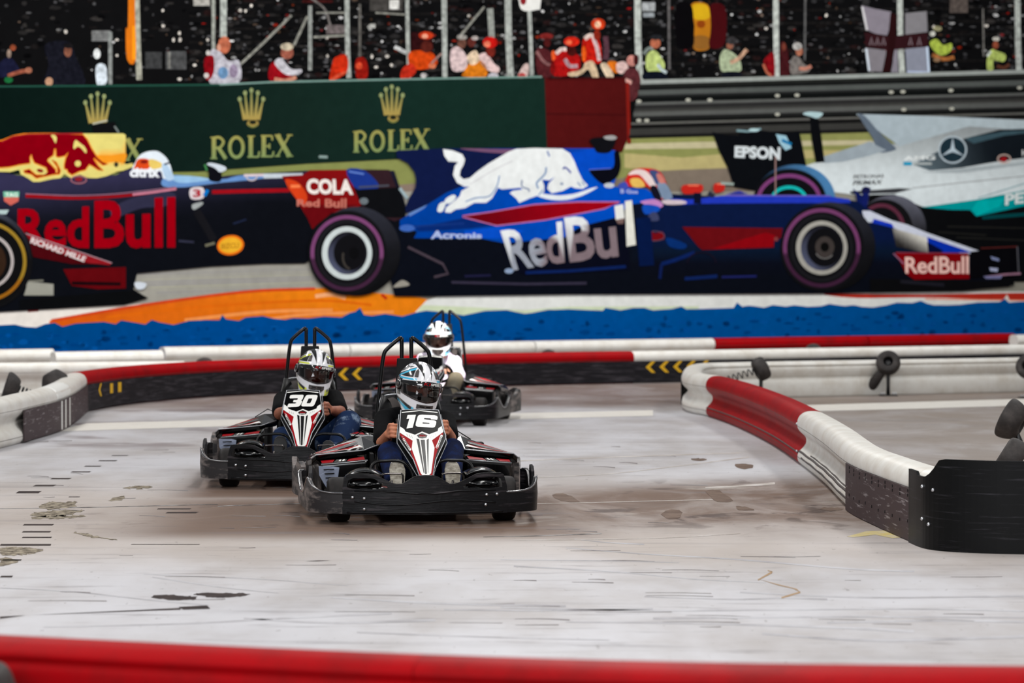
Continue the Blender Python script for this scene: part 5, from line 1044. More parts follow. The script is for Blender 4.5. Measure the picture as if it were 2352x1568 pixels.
def make_kart():
    root = empty('go_kart')
    K = K16
    # front bumper
    R = [(0, .289), (.045, .288), (.07, .279), (.135, .2405), (.165, .2405), (.19, .247), (.288, .293), (.32, .297), (.43, .296), (.447, .285), (.458, .25), (.466, .215), (.466, .19), (.466, .07)]
    dens = []
    for a, c in zip(R, R[1:]):
        n = max(1, int(math.hypot(c[0]-a[0], c[1]-a[1])/.03)); dens += [(a[0]+(c[0]-a[0])*k/n, a[1]+(c[1]-a[1])*k/n) for k in range(n)]
    dens += [(.466-.931*k/28, .068) for k in range(0, 14)]
    out = [(x, z) for x, z in dens if x > 0.0005]; out = [(0, .289)]+out+[(0, .066)]
    out = out+[(-x, z) for x, z in reversed(out[1:-1])]
    hr = [(.212, .222), (.22, .212), (.30, .209), (.41, .211), (.44, .218), (.441, .228), (.432, .26), (.406, .272), (.296, .272), (.241, .243)]
    hl = [(-x, z) for x, z in reversed(hr)]
    b = solid(out, 0, .02, M_SB, (hr, hl), .36); bm_ = b.build('front_bumper', root, bevel=.003)
    b = MB(); pr = [(.0, .115), (-.005, .16), (-.012, .185), (-.012, .105), (-.004, .085)]
    for s_ in (-1, 1):
        pts = [(s_*x, .36*x*x-.006+(.004 if z > .19 else 0), z) for x, z in ((.0, .188), (.05, .186), (.10, .190), (.18, .199), (.28, .2), (.40, .2))]
        b.tube(pts, [.003, .005, .006, .006, .005, .004], M_SB, 8)
    b.tube([(x, .36*x*x-.003, .135+.012*math.sin(x*9)) for x in [-.4+.05*k for k in range(17)]], .005, M_SB, 8)
    b.tube([(x, .36*x*x-.001, .078) for x in [-.44+.055*k for k in range(17)]], .006, M_SB, 8)
    b.build('bumper_rib', bm_)
    for x, z in ((-.41, .163), (-.345, .158), (-.345, .098), (.345, .175), (.405, .176), (.34, .118)):
        b = MB(); b.tube([(x, .36*x*x-.003, z), (x, .36*x*x-.012, z)], .0085, M_BOLT, 12); b.build('bolt', bm_)
    # side bumpers: wing sweeping round the corner, then back along the kart
    for s_ in (-1, 1):
        P = [(.462, .080), (.53, .105), (.595, .140), (.635, .185), (.655, .25), (.662, .33), (.67, .5), (.68, .7), (.688, .9), (.68, .97), (.65, 1.0)]
        tops = [.186, .187, .198, .224, .262, .235, .17, .16, .235, .25, .25]
        C3 = catmull([(x, y, t) for (x, y), t in zip(P, tops)], 6); b = MB(); vs = []; fs = []
        for q in C3:
            for k, (u) in enumerate((.07, None)):
                pass
            i = C3.index(q); t = (C3[min(i+1, len(C3)-1)]-C3[max(i-1, 0)]); t.z = 0; t.normalize(); n = Vector((-t.y, t.x, 0))*.018
            zt = q.z; zm = .07+(zt-.07)*.5
            for (f, z) in ((0, .07), (-.25, zm), (0, zt), (1, zt), (1, .07)): vs.append((s_*(q.x+n.x*f), q.y+n.y*f, z))
        for i in range(len(C3)-1):
            for k in range(5): fs.append((i*5+k, i*5+(k+1) % 5, (i+1)*5+(k+1) % 5, (i+1)*5+k))
        fs += [(0, 1, 2, 3, 4), tuple((len(C3)-1)*5+k for k in (4, 3, 2, 1, 0))]
        b.add(vs, fs, M_SS if s_ < 0 else M_SB, True); sb = b.build('side_bumper', root)
        b = MB(); b.tube([(s_*q.x, q.y-.004, q.z) for q in C3], .0055, M_LIP_HIGHLIGHT, 8); b.build('highlight_lip', sb)  # tube added along the wing's top edge to carry its highlight
        e = sb.modifiers.new('e', 'EDGE_SPLIT'); e.split_angle = math.radians(50)
        b = MB(); pts = [(.648, .30, .10), (.648, .30, .285), (.645, .325, .318), (.642, .35, .285), (.645, .37, .322), (.648, .395, .26), (.65, .43, .18), (.65, .45, .10)]
        vs = [(s_*x, y, z) for x, y, z in pts]+[(s_*(x-.02), y, z) for x, y, z in pts]; n = len(pts)
        b.add(vs, [tuple(range(n)), tuple(reversed(range(n, 2*n)))]+[(i, (i+1) % n, n+(i+1) % n, n+i) for i in range(n)], M_SS if s_ < 0 else M_SB); b.build('bumper_fin', sb, bevel=.003)
    # front fenders
    for s_ in (-1, 1):
        b = MB(); vs = []; nu, nv = 16, 10
        for j in range(nv+1):
            v = j/nv
            for i in range(nu+1):
                u = i/nu; x = .235+.21*u; y = .10+.30*v
                z = .235+.082*math.sin(math.pi*min(1, max(0, u*.86+.12)))**.45*(.55+.45*math.sin(math.pi*(v*.85+.15)))**.6
                vs.append((s_*x, y+.36*x*x*(1-v), z))
        fs = [(j*(nu+1)+i, j*(nu+1)+i+1, (j+1)*(nu+1)+i+1, (j+1)*(nu+1)+i) for j in range(nv) for i in range(nu)]
        b.add(vs, fs, M_GB, True); b.build('fender', root).modifiers.new('s', 'SOLIDIFY').thickness = .006
        b = MB(); b.ball((s_*.33, .19, .225), (.10, .07, .035), M_GB, 20, 12); b.ball((s_*.31, .17, .19), (.12, .05, .03), M_GB, 20, 12); b.build('brake_cover', root)
    # number panel
    A0, B0 = -.13, 1.06
    def PP(L, off=0.0, fx_=lambda x: x):
        r = []
        for cx, cy in L:
            q = K.kp(900+fx_(cx)/9.22, 930+cy/9.22, A0-off, B0); r.append(q)
        return r
    def plate(L, m, off, b):
        pts = PP(L, off); V, T = cdt([(q.x, q.z) for q in pts]); b.add([(x, A0-off+B0*z, z) for x, z in V], T, m)
    b = MB(); outer = [(192, 108), (590, 88), (990, 108), (1085, 480), (1142, 645), (1134, 725), (935, 1150), (868, 1500), (590, 1512), (455, 1155), (148, 715), (150, 590)]
    pts = PP(outer, 0); V, T = cdt([(q.x, q.z) for q in pts]); n = len(V)
    vs = [(x, A0+B0*z, z) for x, z in V]+[(x, A0+B0*z+.05, z-.02) for x, z in V]; fs = [t for t in T]; cnt = {(a, c) for t in T for a, c in zip(t, t[1:]+t[:1])}
    fs += [(a, c, n+c, n+a) for a, c in cnt if (c, a) not in cnt]+[tuple(n+i for i in reversed(t)) for t in T]
    b.add(vs, fs, M_PL)
    pn = b.build('number_panel', root)
    b = MB(); e = PP(outer, .003); b.tube(e, .0035, M_EDGE, 6, closed=True); b.build('panel_edge', pn)
    b = MB(); sh = [(150, 200), (112, 600), (112, 805), (420, 1300), (570, 1560), (600, 1400), (300, 900), (180, 700), (160, 400)]
    sr = [(1035, 200), (1128, 620), (1168, 805), (930, 1330), (880, 1520), (900, 1380), (1000, 980), (1120, 720), (1110, 500)]
    for S in (sh, sr):
        pts = PP(S, -.055); V, T = cdt([(q.x, q.z) for q in pts]); b.add([(x, A0+.055+B0*z, z) for x, z in V], T, M_MB); b.tube(pts[:5], .003, M_EDGE, 6)
    b.build('panel_shroud', pn)
    b = MB(); o1 = .0015
    plate([(172, 450), (262, 510), (290, 560), (490, 627), (640, 560), (790, 617), (970, 550), (985, 490), (1056, 442), (1090, 560), (1085, 572), (850, 745), (905, 900), (832, 1440), (770, 1500), (660, 1500), (610, 1440), (420, 920), (440, 752), (165, 580), (165, 520)], M_GW, o1, b)
    plate([(162, 585), (440, 752), (420, 920), (612, 1442), (655, 1500), (597, 1510), (385, 960), (175, 640)], M_GR, o1, b)
    plate([(1085, 574), (852, 746), (906, 905), (834, 1442), (790, 1500), (858, 1500), (905, 1150), (975, 930), (1082, 640)], M_GR, o1, b)
    plate([(212, 145), (590, 108), (965, 145), (970, 166), (595, 124), (208, 166)], M_GW, o1, b)
    for L in ([(520, 705), (580, 725), (692, 1442), (672, 1430)], [(610, 732), (697, 732), (742, 1450), (705, 1455)], [(737, 737), (782, 705), (772, 1432), (766, 1436)]): plate(L, M_GK, o1*2, b)
    plate([(530, 637), (640, 587), (755, 637), (730, 687), (640, 702), (565, 687)], M_GK, o1*2, b)
    for L in ([(310, 610), (316, 608), (342, 662), (336, 664)], [(362, 625), (368, 623), (396, 682), (390, 684)], [(412, 645), (418, 643), (442, 698), (436, 700)], [(925, 600), (931, 602), (918, 645), (912, 643)], [(880, 612), (886, 614), (874, 668), (868, 666)], [(834, 635), (840, 637), (826, 690), (820, 688)]): plate(L, M_GG, o1*2, b)
    plate([(215, 668), (245, 668), (412, 940), (400, 962), (365, 960), (230, 735)], M_GW, o1*3, b); plate([(1040, 622), (1078, 640), (1072, 668), (985, 905), (960, 930), (925, 895)], M_GW, o1*3, b)
    def tx(t, q, m, off, bold=.02):
        V, Fc = text_mesh(t, bold); L = []
        for u, v in V:
            L.append(((1-u)*(1-v)*q[0][0]+u*(1-v)*q[1][0]+u*v*q[2][0]+(1-u)*v*q[3][0], (1-u)*(1-v)*q[0][1]+u*(1-v)*q[1][1]+u*v*q[2][1]+(1-u)*v*q[3][1]))
        b.add(PP(L, off), Fc, m)
    tx('K1', [(200, 680), (240, 748), (290, 715), (255, 668)], M_GR, o1*4, .04); tx('SPEED', [(248, 762), (358, 948), (395, 925), (290, 740)], M_GK, o1*4, .02)
    tx('K1', [(935, 905), (962, 850), (1010, 870), (985, 925)], M_GR, o1*4, .04); tx('SPEED', [(968, 838), (1036, 650), (1070, 668), (1012, 860)], M_GK, o1*4, .02)
    tx('RIMO', [(575, 668), (712, 668), (722, 632), (598, 620)], M_GR, o1*4, .03); b.add(PP([(572, 672), (718, 672), (712, 682), (582, 682)], o1*4), [(0, 1, 2, 3)], M_GW)
    b.build('panel_sticker', pn)
    root['pn'] = 1
    # steering wheel and column
    sc = Vector((.02, .80, .46)); b = MB(); ring_ = []; Rt = Euler((math.radians(-58), 0, 0)).to_matrix()
    for k in range(32):
        a = 2*math.pi*k/32; ring_.append(sc+Rt @ Vector((.145*math.cos(a), .105*math.sin(a), 0)))
    b.tube(ring_, .014, M_MB, 10, closed=True); sw = b.build('steering_wheel', root)
    b = MB(); b.tube([sc, (.01, .45, .2)], .012, M_TB, 8)
    for a in (0, math.pi, math.pi*1.5): b.tube([sc, sc+Rt @ Vector((.135*math.cos(a), .10*math.sin(a), 0))], .010, M_TB, 8)
    b.build('steering_column', root)
    # frame, tray, axles
    b = MB(); b.box((0, .98, .088), (.60, 1.45, .012), M_TRAY); b.build('floor_tray', root)
    b = MB(); b.tube([(-.42, .33, .125), (.42, .33, .125)], .012, M_TB, 8); b.tube([(-.58, 1.5, .14), (.58, 1.5, .14)], .015, M_CH, 8)
    for s_ in (-1, 1): b.tube([(s_*.2, .1, .08), (s_*.26, .35, .08), (s_*.30, .8, .075), (s_*.30, 1.75, .08)], .015, M_TB, 8); b.tube([(s_*.3, .62, .09), (s_*.6, .62, .10), (s_*.64, .9, .10), (s_*.3, 1.2, .09)], .013, M_TB, 8)
    b.tube([(-.45, .16, .12), (.45, .16, .12)], .012, M_TB, 8)
    b.build('frame', root)
    # wheels
    def wheel_(x, y, r, w_):
        b = MB(); pr = [(-w_/2, r*.5), (-w_/2-.006, r*.72), (-w_/2, r*.9), (-w_/2+.02, r*.985), (0, r), (w_/2-.02, r*.985), (w_/2, r*.9), (w_/2+.006, r*.72), (w_/2, r*.5)]
        b.lathe([(v.x, v.y) for v in catmull([(a, q, 0) for a, q in pr], 3)], M_KT, 'X', (0, 0, 0), 36); t = b.build('wheel', root, (x, y, r))
        b = MB(); b.lathe([(-w_/2+.01, .01), (-w_/2+.015, r*.3), (-w_/2, r*.52), (w_/2, r*.52), (w_/2-.015, r*.3), (w_/2-.01, .01)], M_RIM, 'X', (0, 0, 0), 28); b.build('rim', t)
        return t
    for s_ in (-1, 1):
        w1 = wheel_(s_*.475, .36, .128, .12); w2 = wheel_(s_*.52, 1.5, .14, .19)
    # side pods
    for s_ in (-1, 1):
        b = MB()
        v = [(.29, .70, .13), (.555, .74, .13), (.565, .73, .30), (.29, .69, .325), (.29, 1.32, .13), (.60, 1.30, .13), (.60, 1.30, .33), (.29, 1.32, .36)]
        b.add([(s_*x, y, z) for x, y, z in v], [(0, 1, 2, 3), (7, 6, 5, 4), (3, 2, 6, 7), (0, 4, 5, 1), (1, 5, 6, 2), (0, 3, 7, 4)], M_GB); pd = b.build('side_pod', root, bevel=.014)
        b = MB(); v = [(.20, .95, .40), (.30, .90, .378), (.585, .86, .352), (.612, .875, .325), (.19, 1.28, .435), (.30, 1.22, .437), (.60, 1.38, .318), (.63, 1.38, .28)]
        n = len(v); lo = [(x, y+.012, z-.035) for x, y, z in v]
        fs = [(0, 1, 5, 4), (1, 2, 6, 5), (2, 3, 7, 6), (8, 12, 13, 9), (9, 13, 14, 10), (10, 14, 15, 11), (0, 8, 9, 1), (1, 9, 10, 2), (2, 10, 11, 3), (3, 11, 15, 7), (4, 5, 13, 12), (5, 6, 14, 13), (6, 7, 15, 14), (0, 4, 12, 8)]
        b.add([(s_*x, y, z) for x, y, z in v+lo], fs, M_GB); b.build('pod_cover', root, bevel=.008)
        b = MB()
        def onq(u, w_, A, B, C, D, off=.004):
            A, B, C, D = map(Vector, (A, B, C, D)); q = (A*(1-u)+B*u)*(1-w_)+(D*(1-u)+C*u)*w_; return (s_*q.x, q.y, q.z+off)
        def pat(L, m, quad, off=.004): b.add([onq(u, w_, *quad, off=off) for u, w_ in L], [tuple(range(len(L)))], m)
        q1 = (v[1], v[2], v[6], v[5])
        pat([(.05, .12), (.6, .02), (.98, .03), (.98, .16), (.5, .22), (.1, .34)], M_GR, q1); pat([(.1, .45), (.5, .30), (.98, .22), (.98, .30), (.5, .48), (.12, .62)], M_GG, q1); pat([(.1, .7), (.5, .55), (.95, .40), (.95, .7), (.4, .85)], M_GR, q1)
        pat([(.02, .14), (.35, .05), (.62, .02), (.3, .12), (.08, .3)], M_GW, q1, .006)
        q2 = ((.30, .695, .325), (.56, .735, .302), (.57, .86, .31), (.30, .86, .335))
        pat([(.02, .04), (.42, .04), (.36, .6), (.02, .9)], M_GR, q2, .006); pat([(.74, .04), (.98, .04), (.96, .9), (.66, .8)], M_GR, q2, .006); pat([(.44, .04), (.72, .04), (.62, .8), (.40, .7)], M_GG, q2, .006); pat([(.48, .1), (.53, .1), (.48, .6), (.44, .6)], M_GW, q2, .008); pat([(.56, .1), (.61, .1), (.56, .6), (.52, .6)], M_GW, q2, .008)
        b.build('pod_sticker', pd)
        b = MB(); b.tube([(s_*x, y, z) for x, y, z in ((.29, .688, .327), (.42, .705, .314), (.56, .727, .302))], .004, M_EDGE, 6); b.tube([(s_*x, y, z) for x, y, z in ((.20, .945, .405), (.30, .893, .373), (.585, .853, .350), (.615, .868, .322))], .004, M_EDGE, 6); b.build('pod_edge', pd)
        if s_ < 0:
            b = MB(); v2 = [(-.575, .722, .292), (-.49, .715, .292), (-.455, .70, .285), (-.475, .70, .14), (-.50, .70, .12), (-.545, .715, .19), (-.572, .72, .24)]
            b.add(v2+[(x, y+.02, z) for x, y, z in v2], [tuple(range(7)), tuple(reversed(range(7, 14)))]+[(i, (i+1) % 7, 7+(i+1) % 7, 7+i) for i in range(7)], M_LV); lv = b.build('radiator_louvre', pd)
            b = MB()
            for k in range(6): b.box((-.517+.004*k, .700, .275-.024*k), (.06-.003*k, .012, .005), M_MB, (0, math.radians(-3), 0))
            b.build('louvre_slot', lv)
        # inner cockpit side and flap line
        b = MB(); b.box((s_*.26, 1.05, .23), (.02, .6, .26), M_MB); b.build('cockpit_side', root)
        b = MB(); b.tube([(s_*.20, 1.27, .432), (s_*.285, 1.34, .462), (s_*.375, 1.36, .405)], .0032, M_MB, 6); b.build('air_duct_edge', root)
    # rear bumper
    b = MB(); P = [(-.66, 1.25), (-.70, 1.55), (-.68, 1.85), (-.5, 1.93), (0, 1.95), (.5, 1.93), (.68, 1.85), (.70, 1.55), (.66, 1.25)]; C3 = catmull([(x, y, 0) for x, y in P], 6); vs = []; fs = []
    for i, q in enumerate(C3):
        t = C3[min(i+1, len(C3)-1)]-C3[max(i-1, 0)]; t.normalize(); n = Vector((t.y, -t.x, 0))*.03; zt = .25+.03*math.sin(i*.8)
        for f, z in ((0, .07), (0, zt), (1, zt), (1, .07)): vs.append((q.x+n.x*f, q.y+n.y*f, z))
    for i in range(len(C3)-1):
        for k in range(4): fs.append((i*4+k, i*4+(k+1) % 4, (i+1)*4+(k+1) % 4, (i+1)*4+k))
    fs += [(0, 1, 2, 3), tuple((len(C3)-1)*4+k for k in (3, 2, 1, 0))]
    b.add(vs, fs, M_SS); b.build('rear_bumper', root)
    b = MB(); b.box((.36, 1.52, .24), (.24, .3, .22), M_MB); b.box((.36, 1.42, .36), (.2, .08, .05), M_MB); b.build('engine', root, bevel=.01)
    # pedal guards, pedals
    for s_ in (-1, 1):
        pts = catmull([(s_*x, y, z) for x, y, z in ((.045, .30, .20), (.055, .32, .28), (.085, .34, .325), (.13, .35, .347), (.20, .35, .347), (.25, .35, .343), (.285, .34, .32), (.298, .32, .27), (.30, .30, .19), (.30, .28, .10))], 4)
        b = MB(); b.tube(pts, .0095, M_TB, 8); b.build('pedal_guard', root)
        pts = catmull([(s_*x, .27, z) for x, z in ((.112, .20), (.112, .262), (.118, .276), (.14, .279), (.21, .279), (.232, .272), (.238, .255), (.238, .19))], 4)
        b = MB(); b.tube(pts, .0055, M_CH, 8); b.tube([(s_*.175, .29, .10), (s_*.175, .275, .24)], .007, M_CH, 8); b.build('pedal', root)
    # seat
    b = MB(); prof = [(.20, .56), (.215, .50), (.22, .36), (.21, .2)]
    vs = []; nu = 14
    rows = [(1.50, .66, .17), (1.47, .55, .2), (1.43, .42, .21), (1.36, .28, .215), (1.26, .15, .215), (1.10, .11, .215), (.95, .12, .20)]
    for y, z, w_ in rows:
        for i in range(nu+1):
            u = -1+2*i/nu; wrap = abs(u)**3
            vs.append((w_*u, y-(.17*wrap if y > 1.3 else .02*wrap), z+(.13*wrap if y < 1.4 else .02*wrap)))
    fs = [(j*(nu+1)+i, j*(nu+1)+i+1, (j+1)*(nu+1)+i+1, (j+1)*(nu+1)+i) for j in range(len(rows)-1) for i in range(nu)]
    b.add(vs, fs, M_SEAT, True); st = b.build('seat', root); md = st.modifiers.new('s', 'SOLIDIFY'); md.thickness = .012
    b = MB(); b.tube(catmull([(-.165, 1.36, .50), (-.175, 1.40, .60), (-.165, 1.44, .655), (-.10, 1.47, .675), (.10, 1.47, .675), (.165, 1.44, .655), (.175, 1.4, .6), (.165, 1.36, .5)], 4), .006, M_EDGE, 6); b.build('seat_rim', st)
    # head rest board and roll hoops
    b = MB(); v = [(-.062, 1.53, .895), (.062, 1.53, .895), (.085, 1.50, .55), (-.085, 1.50, .55)]
    b.add(v+[(x, y+.03, z) for x, y, z in v], [(3, 2, 1, 0), (4, 5, 6, 7), (0, 1, 5, 4), (1, 2, 6, 5), (2, 3, 7, 6), (3, 0, 4, 7)], M_MB); b.build('headrest', root, bevel=.006)
    for s_ in (-1, 1):
        pts = [(s_*.030, 1.58, .50), (s_*.030, 1.60, .80), (s_*.030, 1.605, 1.0), (s_*.034, 1.605, 1.016), (s_*.044, 1.60, 1.014), (s_*.085, 1.60, .982), (s_*.122, 1.60, .948), (s_*.135, 1.60, .93), (s_*.142, 1.60, .905), (s_*.152, 1.60, .84), (s_*.172, 1.60, .65), (s_*.19, 1.60, .48), (s_*.21, 1.62, .22), (s_*.21, 1.64, .09)]
        b = MB(); b.tube(catmull(pts, 3), .0125, M_TB, 10); b.build('roll_hoop', root)
    return root
kart16 = make_kart()
for k in list(kart16.keys()):
    if k == 'pn': del kart16[k]
def number(kart, polys):
    pn = [c for c in kids(kart) if c.name.startswith('number_panel')][0]
    b = MB()
    for L, m, off in polys:
        pts = [K16.kp(900+cx/9.22, 930+cy/9.22, -.13-off, 1.06) for cx, cy in L]; V, T = cdt([(q.x, q.z) for q in pts]); b.add([(x, -.13-off+1.06*z, z) for x, z in V], T, m)
    b.build('racing_number', pn)
def rnd(L, n=2): return L
kart30 = copy_tree(kart16); kart3 = copy_tree(kart16)
for k, o, lb in ((kart16, K16, 'black and red rental kart with number 16 on its white panel, nearest the camera'), (kart30, K30, 'black and red rental kart with number 30, behind and left of the nearest kart'), (kart3, K3, 'black and red kart farthest back with the driver in white')):
    k.location = o.o; k.rotation_euler = (0, 0, o.yaw); tag(k, lb, 'go-kart', 'rental karts on the track')
n1 = [(330, 217), (345, 208), (510, 205), (478, 340), (440, 480), (310, 495), (345, 375), (368, 288), (312, 292)]
n6 = [(545, 248), (560, 222), (590, 207), (640, 203), (900, 214), (950, 226), (970, 250), (968, 285), (955, 315), (860, 303), (828, 300), (822, 282), (690, 276), (678, 298), (880, 322), (925, 332), (942, 350), (936, 405), (915, 455), (895, 472), (860, 479), (730, 470), (540, 456), (512, 444), (503, 425), (510, 370)]
n6h = [(655, 364), (790, 374), (800, 384), (790, 400), (665, 394), (648, 384)]
number(kart16, [(n1, M_GW, .0034), (n6, M_GW, .0034), (n6h, M_GK, .0042)])
n3 = [(300, 225), (345, 214), (590, 212), (618, 222), (618, 260), (600, 325), (575, 350), (598, 372), (592, 410), (566, 468), (530, 500), (480, 510), (270, 521), (256, 508), (262, 470), (278, 432), (430, 430), (458, 418), (462, 404), (440, 396), (380, 394), (390, 342), (472, 338), (490, 318), (484, 300), (460, 296), (300, 302), (284, 290), (286, 250)]
n0 = [(668, 250), (690, 220), (730, 213), (915, 212), (950, 222), (962, 250), (945, 330), (908, 455), (885, 485), (845, 498), (640, 498), (602, 488), (592, 460), (620, 360)]
n0h = [(748, 306), (765, 300), (836, 301), (842, 310), (806, 408), (790, 420), (722, 420), (714, 410)]
number(kart30, [(n3, M_GW, .0034), (n0, M_GW, .0034), (n0h, M_GK, .0042)])
# ================================================ drivers
M_SKIN = mat('skin_warm', (186, 118, 86), 0.5, nscale=12, col2=(168, 98, 72), spec=0.4)
M_SKIN2 = mat('skin_deep', (150, 90, 66), 0.5, nscale=12, col2=(128, 74, 54), spec=0.4)
M_SKIN3 = mat('skin_light', (206, 150, 124), 0.5, nscale=12, col2=(190, 130, 106), spec=0.4)
M_SHIRT = mat('black_cotton', (6, 6, 8), 0.9, nscale=18, col2=(13, 13, 15), bump=0.3, spec=0.1)
M_SWEAT = mat('white_lilac_sweater', (216, 206, 222), 0.85, nscale=7, col2=(150, 112, 158), thr=(0.50, 0.72), bump=0.3)
M_JEAN = mat('dark_blue_denim', (3, 14, 44), 0.9, nscale=16, col2=(5, 30, 80), bump=0.2, spec=0.15)
M_JEAN2 = mat('washed_blue_denim', (8, 32, 66), 0.85, nscale=9, col2=(130, 148, 170), thr=(0.56, 0.72), bump=0.2, spec=.15)
M_OLIVE = mat('beige_trousers', (96, 88, 70), 0.8, nscale=12, col2=(80, 72, 58))
M_SHOE = mat('pale_shoe_sole', (186, 180, 166), 0.7, nscale=22, col2=(130, 122, 108), stretch=(1, 1, 2), thr=(0.4, 0.6))
M_SHOEB = mat('dark_shoe_sole', (22, 22, 24), 0.7)
M_EYE = mat('eye_white', (226, 222, 216), 0.3); M_IRIS = mat('dark_iris', (20, 14, 12), 0.2); M_BALA = mat('black_balaclava', (16, 15, 17), 0.9); M_HAIR = mat('black_hair', (14, 11, 10), 0.6)
M_VD = mat('visor_band', (10, 10, 11), 0.12, coat=1.0); M_HV = mat('helmet_vent', (62, 56, 54), 0.4)
M_HEL = attr_mat('helmet_paint', 0.22, coat=1.0)
def visor_mat():
    m = bpy.data.materials.new('tinted_visor'); m.use_nodes = True; nt = m.node_tree; nt.nodes.clear()
    o = nd(nt, 'ShaderNodeOutputMaterial'); t = nd(nt, 'ShaderNodeBsdfTransparent'); t.inputs[0].default_value = (.60, .57, .56, 1); gl = nd(nt, 'ShaderNodeBsdfGlossy'); gl.inputs['Roughness'].default_value = .05
    f = nd(nt, 'ShaderNodeFresnel'); f.inputs[0].default_value = 1.5; mx = nd(nt, 'ShaderNodeMixShader'); nt.links.new(f.outputs[0], mx.inputs[0]); nt.links.new(t.outputs[0], mx.inputs[1]); nt.links.new(gl.outputs[0], mx.inputs[2]); nt.links.new(mx.outputs[0], o.inputs[0]); return m
M_VIS = visor_mat()
def hsurf(az, el, k=1.0):
    """helmet skin: az = angle from straight ahead (-Y) towards +X, el = elevation"""
    ca, sa, ce, se = math.cos(az), math.sin(az), math.cos(el), math.sin(el)
    d = Vector((sa*ce, -ca*ce, se))
    a, b_, c = .129, .157, .150 if se > 0 else .180
    r = 1/math.sqrt((d.x/a)**2+(d.y/b_)**2+(d.z/c)**2)
    if se < 0:
        f = max(0, ca)**.8; f *= min(1, -se*5)
        hx = abs(sa)/.122; hy = max(0, ca)/.160; rh = 1/(hx**2.3+hy**2.3+1e-9)**(1/2.3)
        r2 = min(rh/max(ce, .05), .158/max(-se, .05)); r = r*(1-f)+r2*f
    p = d*r*k
    if p.z < -.150: p.z = -.150-(abs(p.z)-.150)*.4
    return p
def helmet(parent, pos, rot, scheme):
    root = bpy.data.objects.new('helmet', None); 
    b = MB(); nu, nv = 288, 190; R = Euler(rot).to_matrix()
    def port(az, el):    # eye opening
        A = math.degrees(az); E = math.degrees(el); return abs(A) < 68 and -23+abs(A)*.11 < E < 18-abs(A)*.05
    vs = []; cs = []
    for j in range(nv+1):
        el = math.radians(90-150*j/nv)
        for i in range(nu):
            az = -math.pi+2*math.pi*i/nu
            q = hsurf(az, el); 
            A, E = math.degrees(az), math.degrees(el)
            # raised crown ridges and rear spoiler
            if E > 22: q = q*(1+.012*math.cos(math.radians(A)*6)*math.sin(math.radians(min(90, (E-22)*2.2))))
            vs.append(R @ q+Vector(pos)); cs.append(tuple(sum(c)/5 for c in zip(*[scheme(A+da, E+de, q+Vector((dx, 0, 0))) for da, de, dx in ((0, 0, 0), (.8, .5, .0012), (-.8, .5, -.0012), (.8, -.5, .0006), (-.8, -.5, -.0006))])))
    fs = []
    for j in range(nv):
        for i in range(nu):
            i2 = (i+1) % nu; el = math.radians(90-150*(j+.5)/nv); az = -math.pi+2*math.pi*(i+.5)/nu
            if not port(az, el): fs.append((j*nu+i, (j+1)*nu+i, (j+1)*nu+i2, j*nu+i2))
    b.add(vs, fs, M_HEL, True, cs); h = b.build('helmet', parent)
    md = h.modifiers.new('s', 'SOLIDIFY'); md.thickness = .014; md.offset = -1 if True else 1
    def patch(a0, a1, e0, e1, k, m, name, na=30, ne=12, par=h, shape=None):
        b = MB(); vs = []; fs = []
        for j in range(ne+1):
            for i in range(na+1):
                A = a0+(a1-a0)*i/na; lo, hi = (e0, e1) if not shape else shape(A, e0, e1)
                E = lo+(hi-lo)*j/ne; vs.append(R @ hsurf(math.radians(A), math.radians(E), k)+Vector(pos))
        for j in range(ne):
            for i in range(na): fs.append((j*(na+1)+i, j*(na+1)+i+1, (j+1)*(na+1)+i+1, (j+1)*(na+1)+i))
        b.add(vs, fs, m, True); o = b.build(name, par); s2 = o.modifiers.new('s', 'SOLIDIFY'); s2.thickness = .003; return o
    vz = patch(-73, 73, -25, 9, 1.022, M_VIS, 'visor', shape=lambda A, l, h_: (l+abs(A)*.12, h_))
    patch(-74, 74, 9, 20, 1.022, M_VD, 'visor_band', par=h, shape=lambda A, l, h_: (l, h_-abs(A)*.05))
    def txt(t, A0, A1, E0, E1, m, k=1.045, sk=0, bold=.03):
        V, Fc = text_mesh(t, bold); b = MB(); b.add([R @ hsurf(math.radians(A0+(A1-A0)*u+sk*v), math.radians(E0+(E1-E0)*v), k)+Vector(pos) for u, v in V], Fc, m); return b
    b1 = txt('K1', -10, 4, 11, 17, M_GR, sk=2); b2 = txt('SPEED', 6, 38, 11, 16.5, M_GW, sk=1); off = len(b1.v)
    b1.add(b2.v, b2.f, M_GW); b1.build('visor_lettering', h)
    for s_ in (-1, 1):
        b = MB(); c = R @ (hsurf(math.radians(s_*82), math.radians(2), 1.0))+Vector(pos); n = (c-Vector(pos)).normalized(); b.tube([c, c+n*.012], [.032, .028], M_VD, 24); b.tube([c+n*.012, c+n*.016], [.014, .012], M_HV, 16); b.build('visor_pivot', h)
    patch(-19, 19, -43, -28, 1.02, M_HV, 'chin_vent', 16, 10, h, shape=lambda A, l, h_: (l+abs(A)*.45, h_))
    bb = MB()
    for e in (-31.5, -35, -38.5): 
        for a0 in (-12, 2): bb.add([R @ hsurf(math.radians(a0+x), math.radians(e+z), 1.045)+Vector(pos) for x, z in ((0, 0), (10, 0), (10, 1.8), (0, 1.8))], [(0, 1, 2, 3)], M_MB)
    bb.build('vent_slot', h)
    for s_ in (-1, 1): patch(s_*30-5, s_*30+5, 28, 50, 1.02, M_HV, 'crown_vent', 6, 8, h, shape=lambda A, l, h_: (l, h_-abs(A-s_*30)*1.5))
    return h
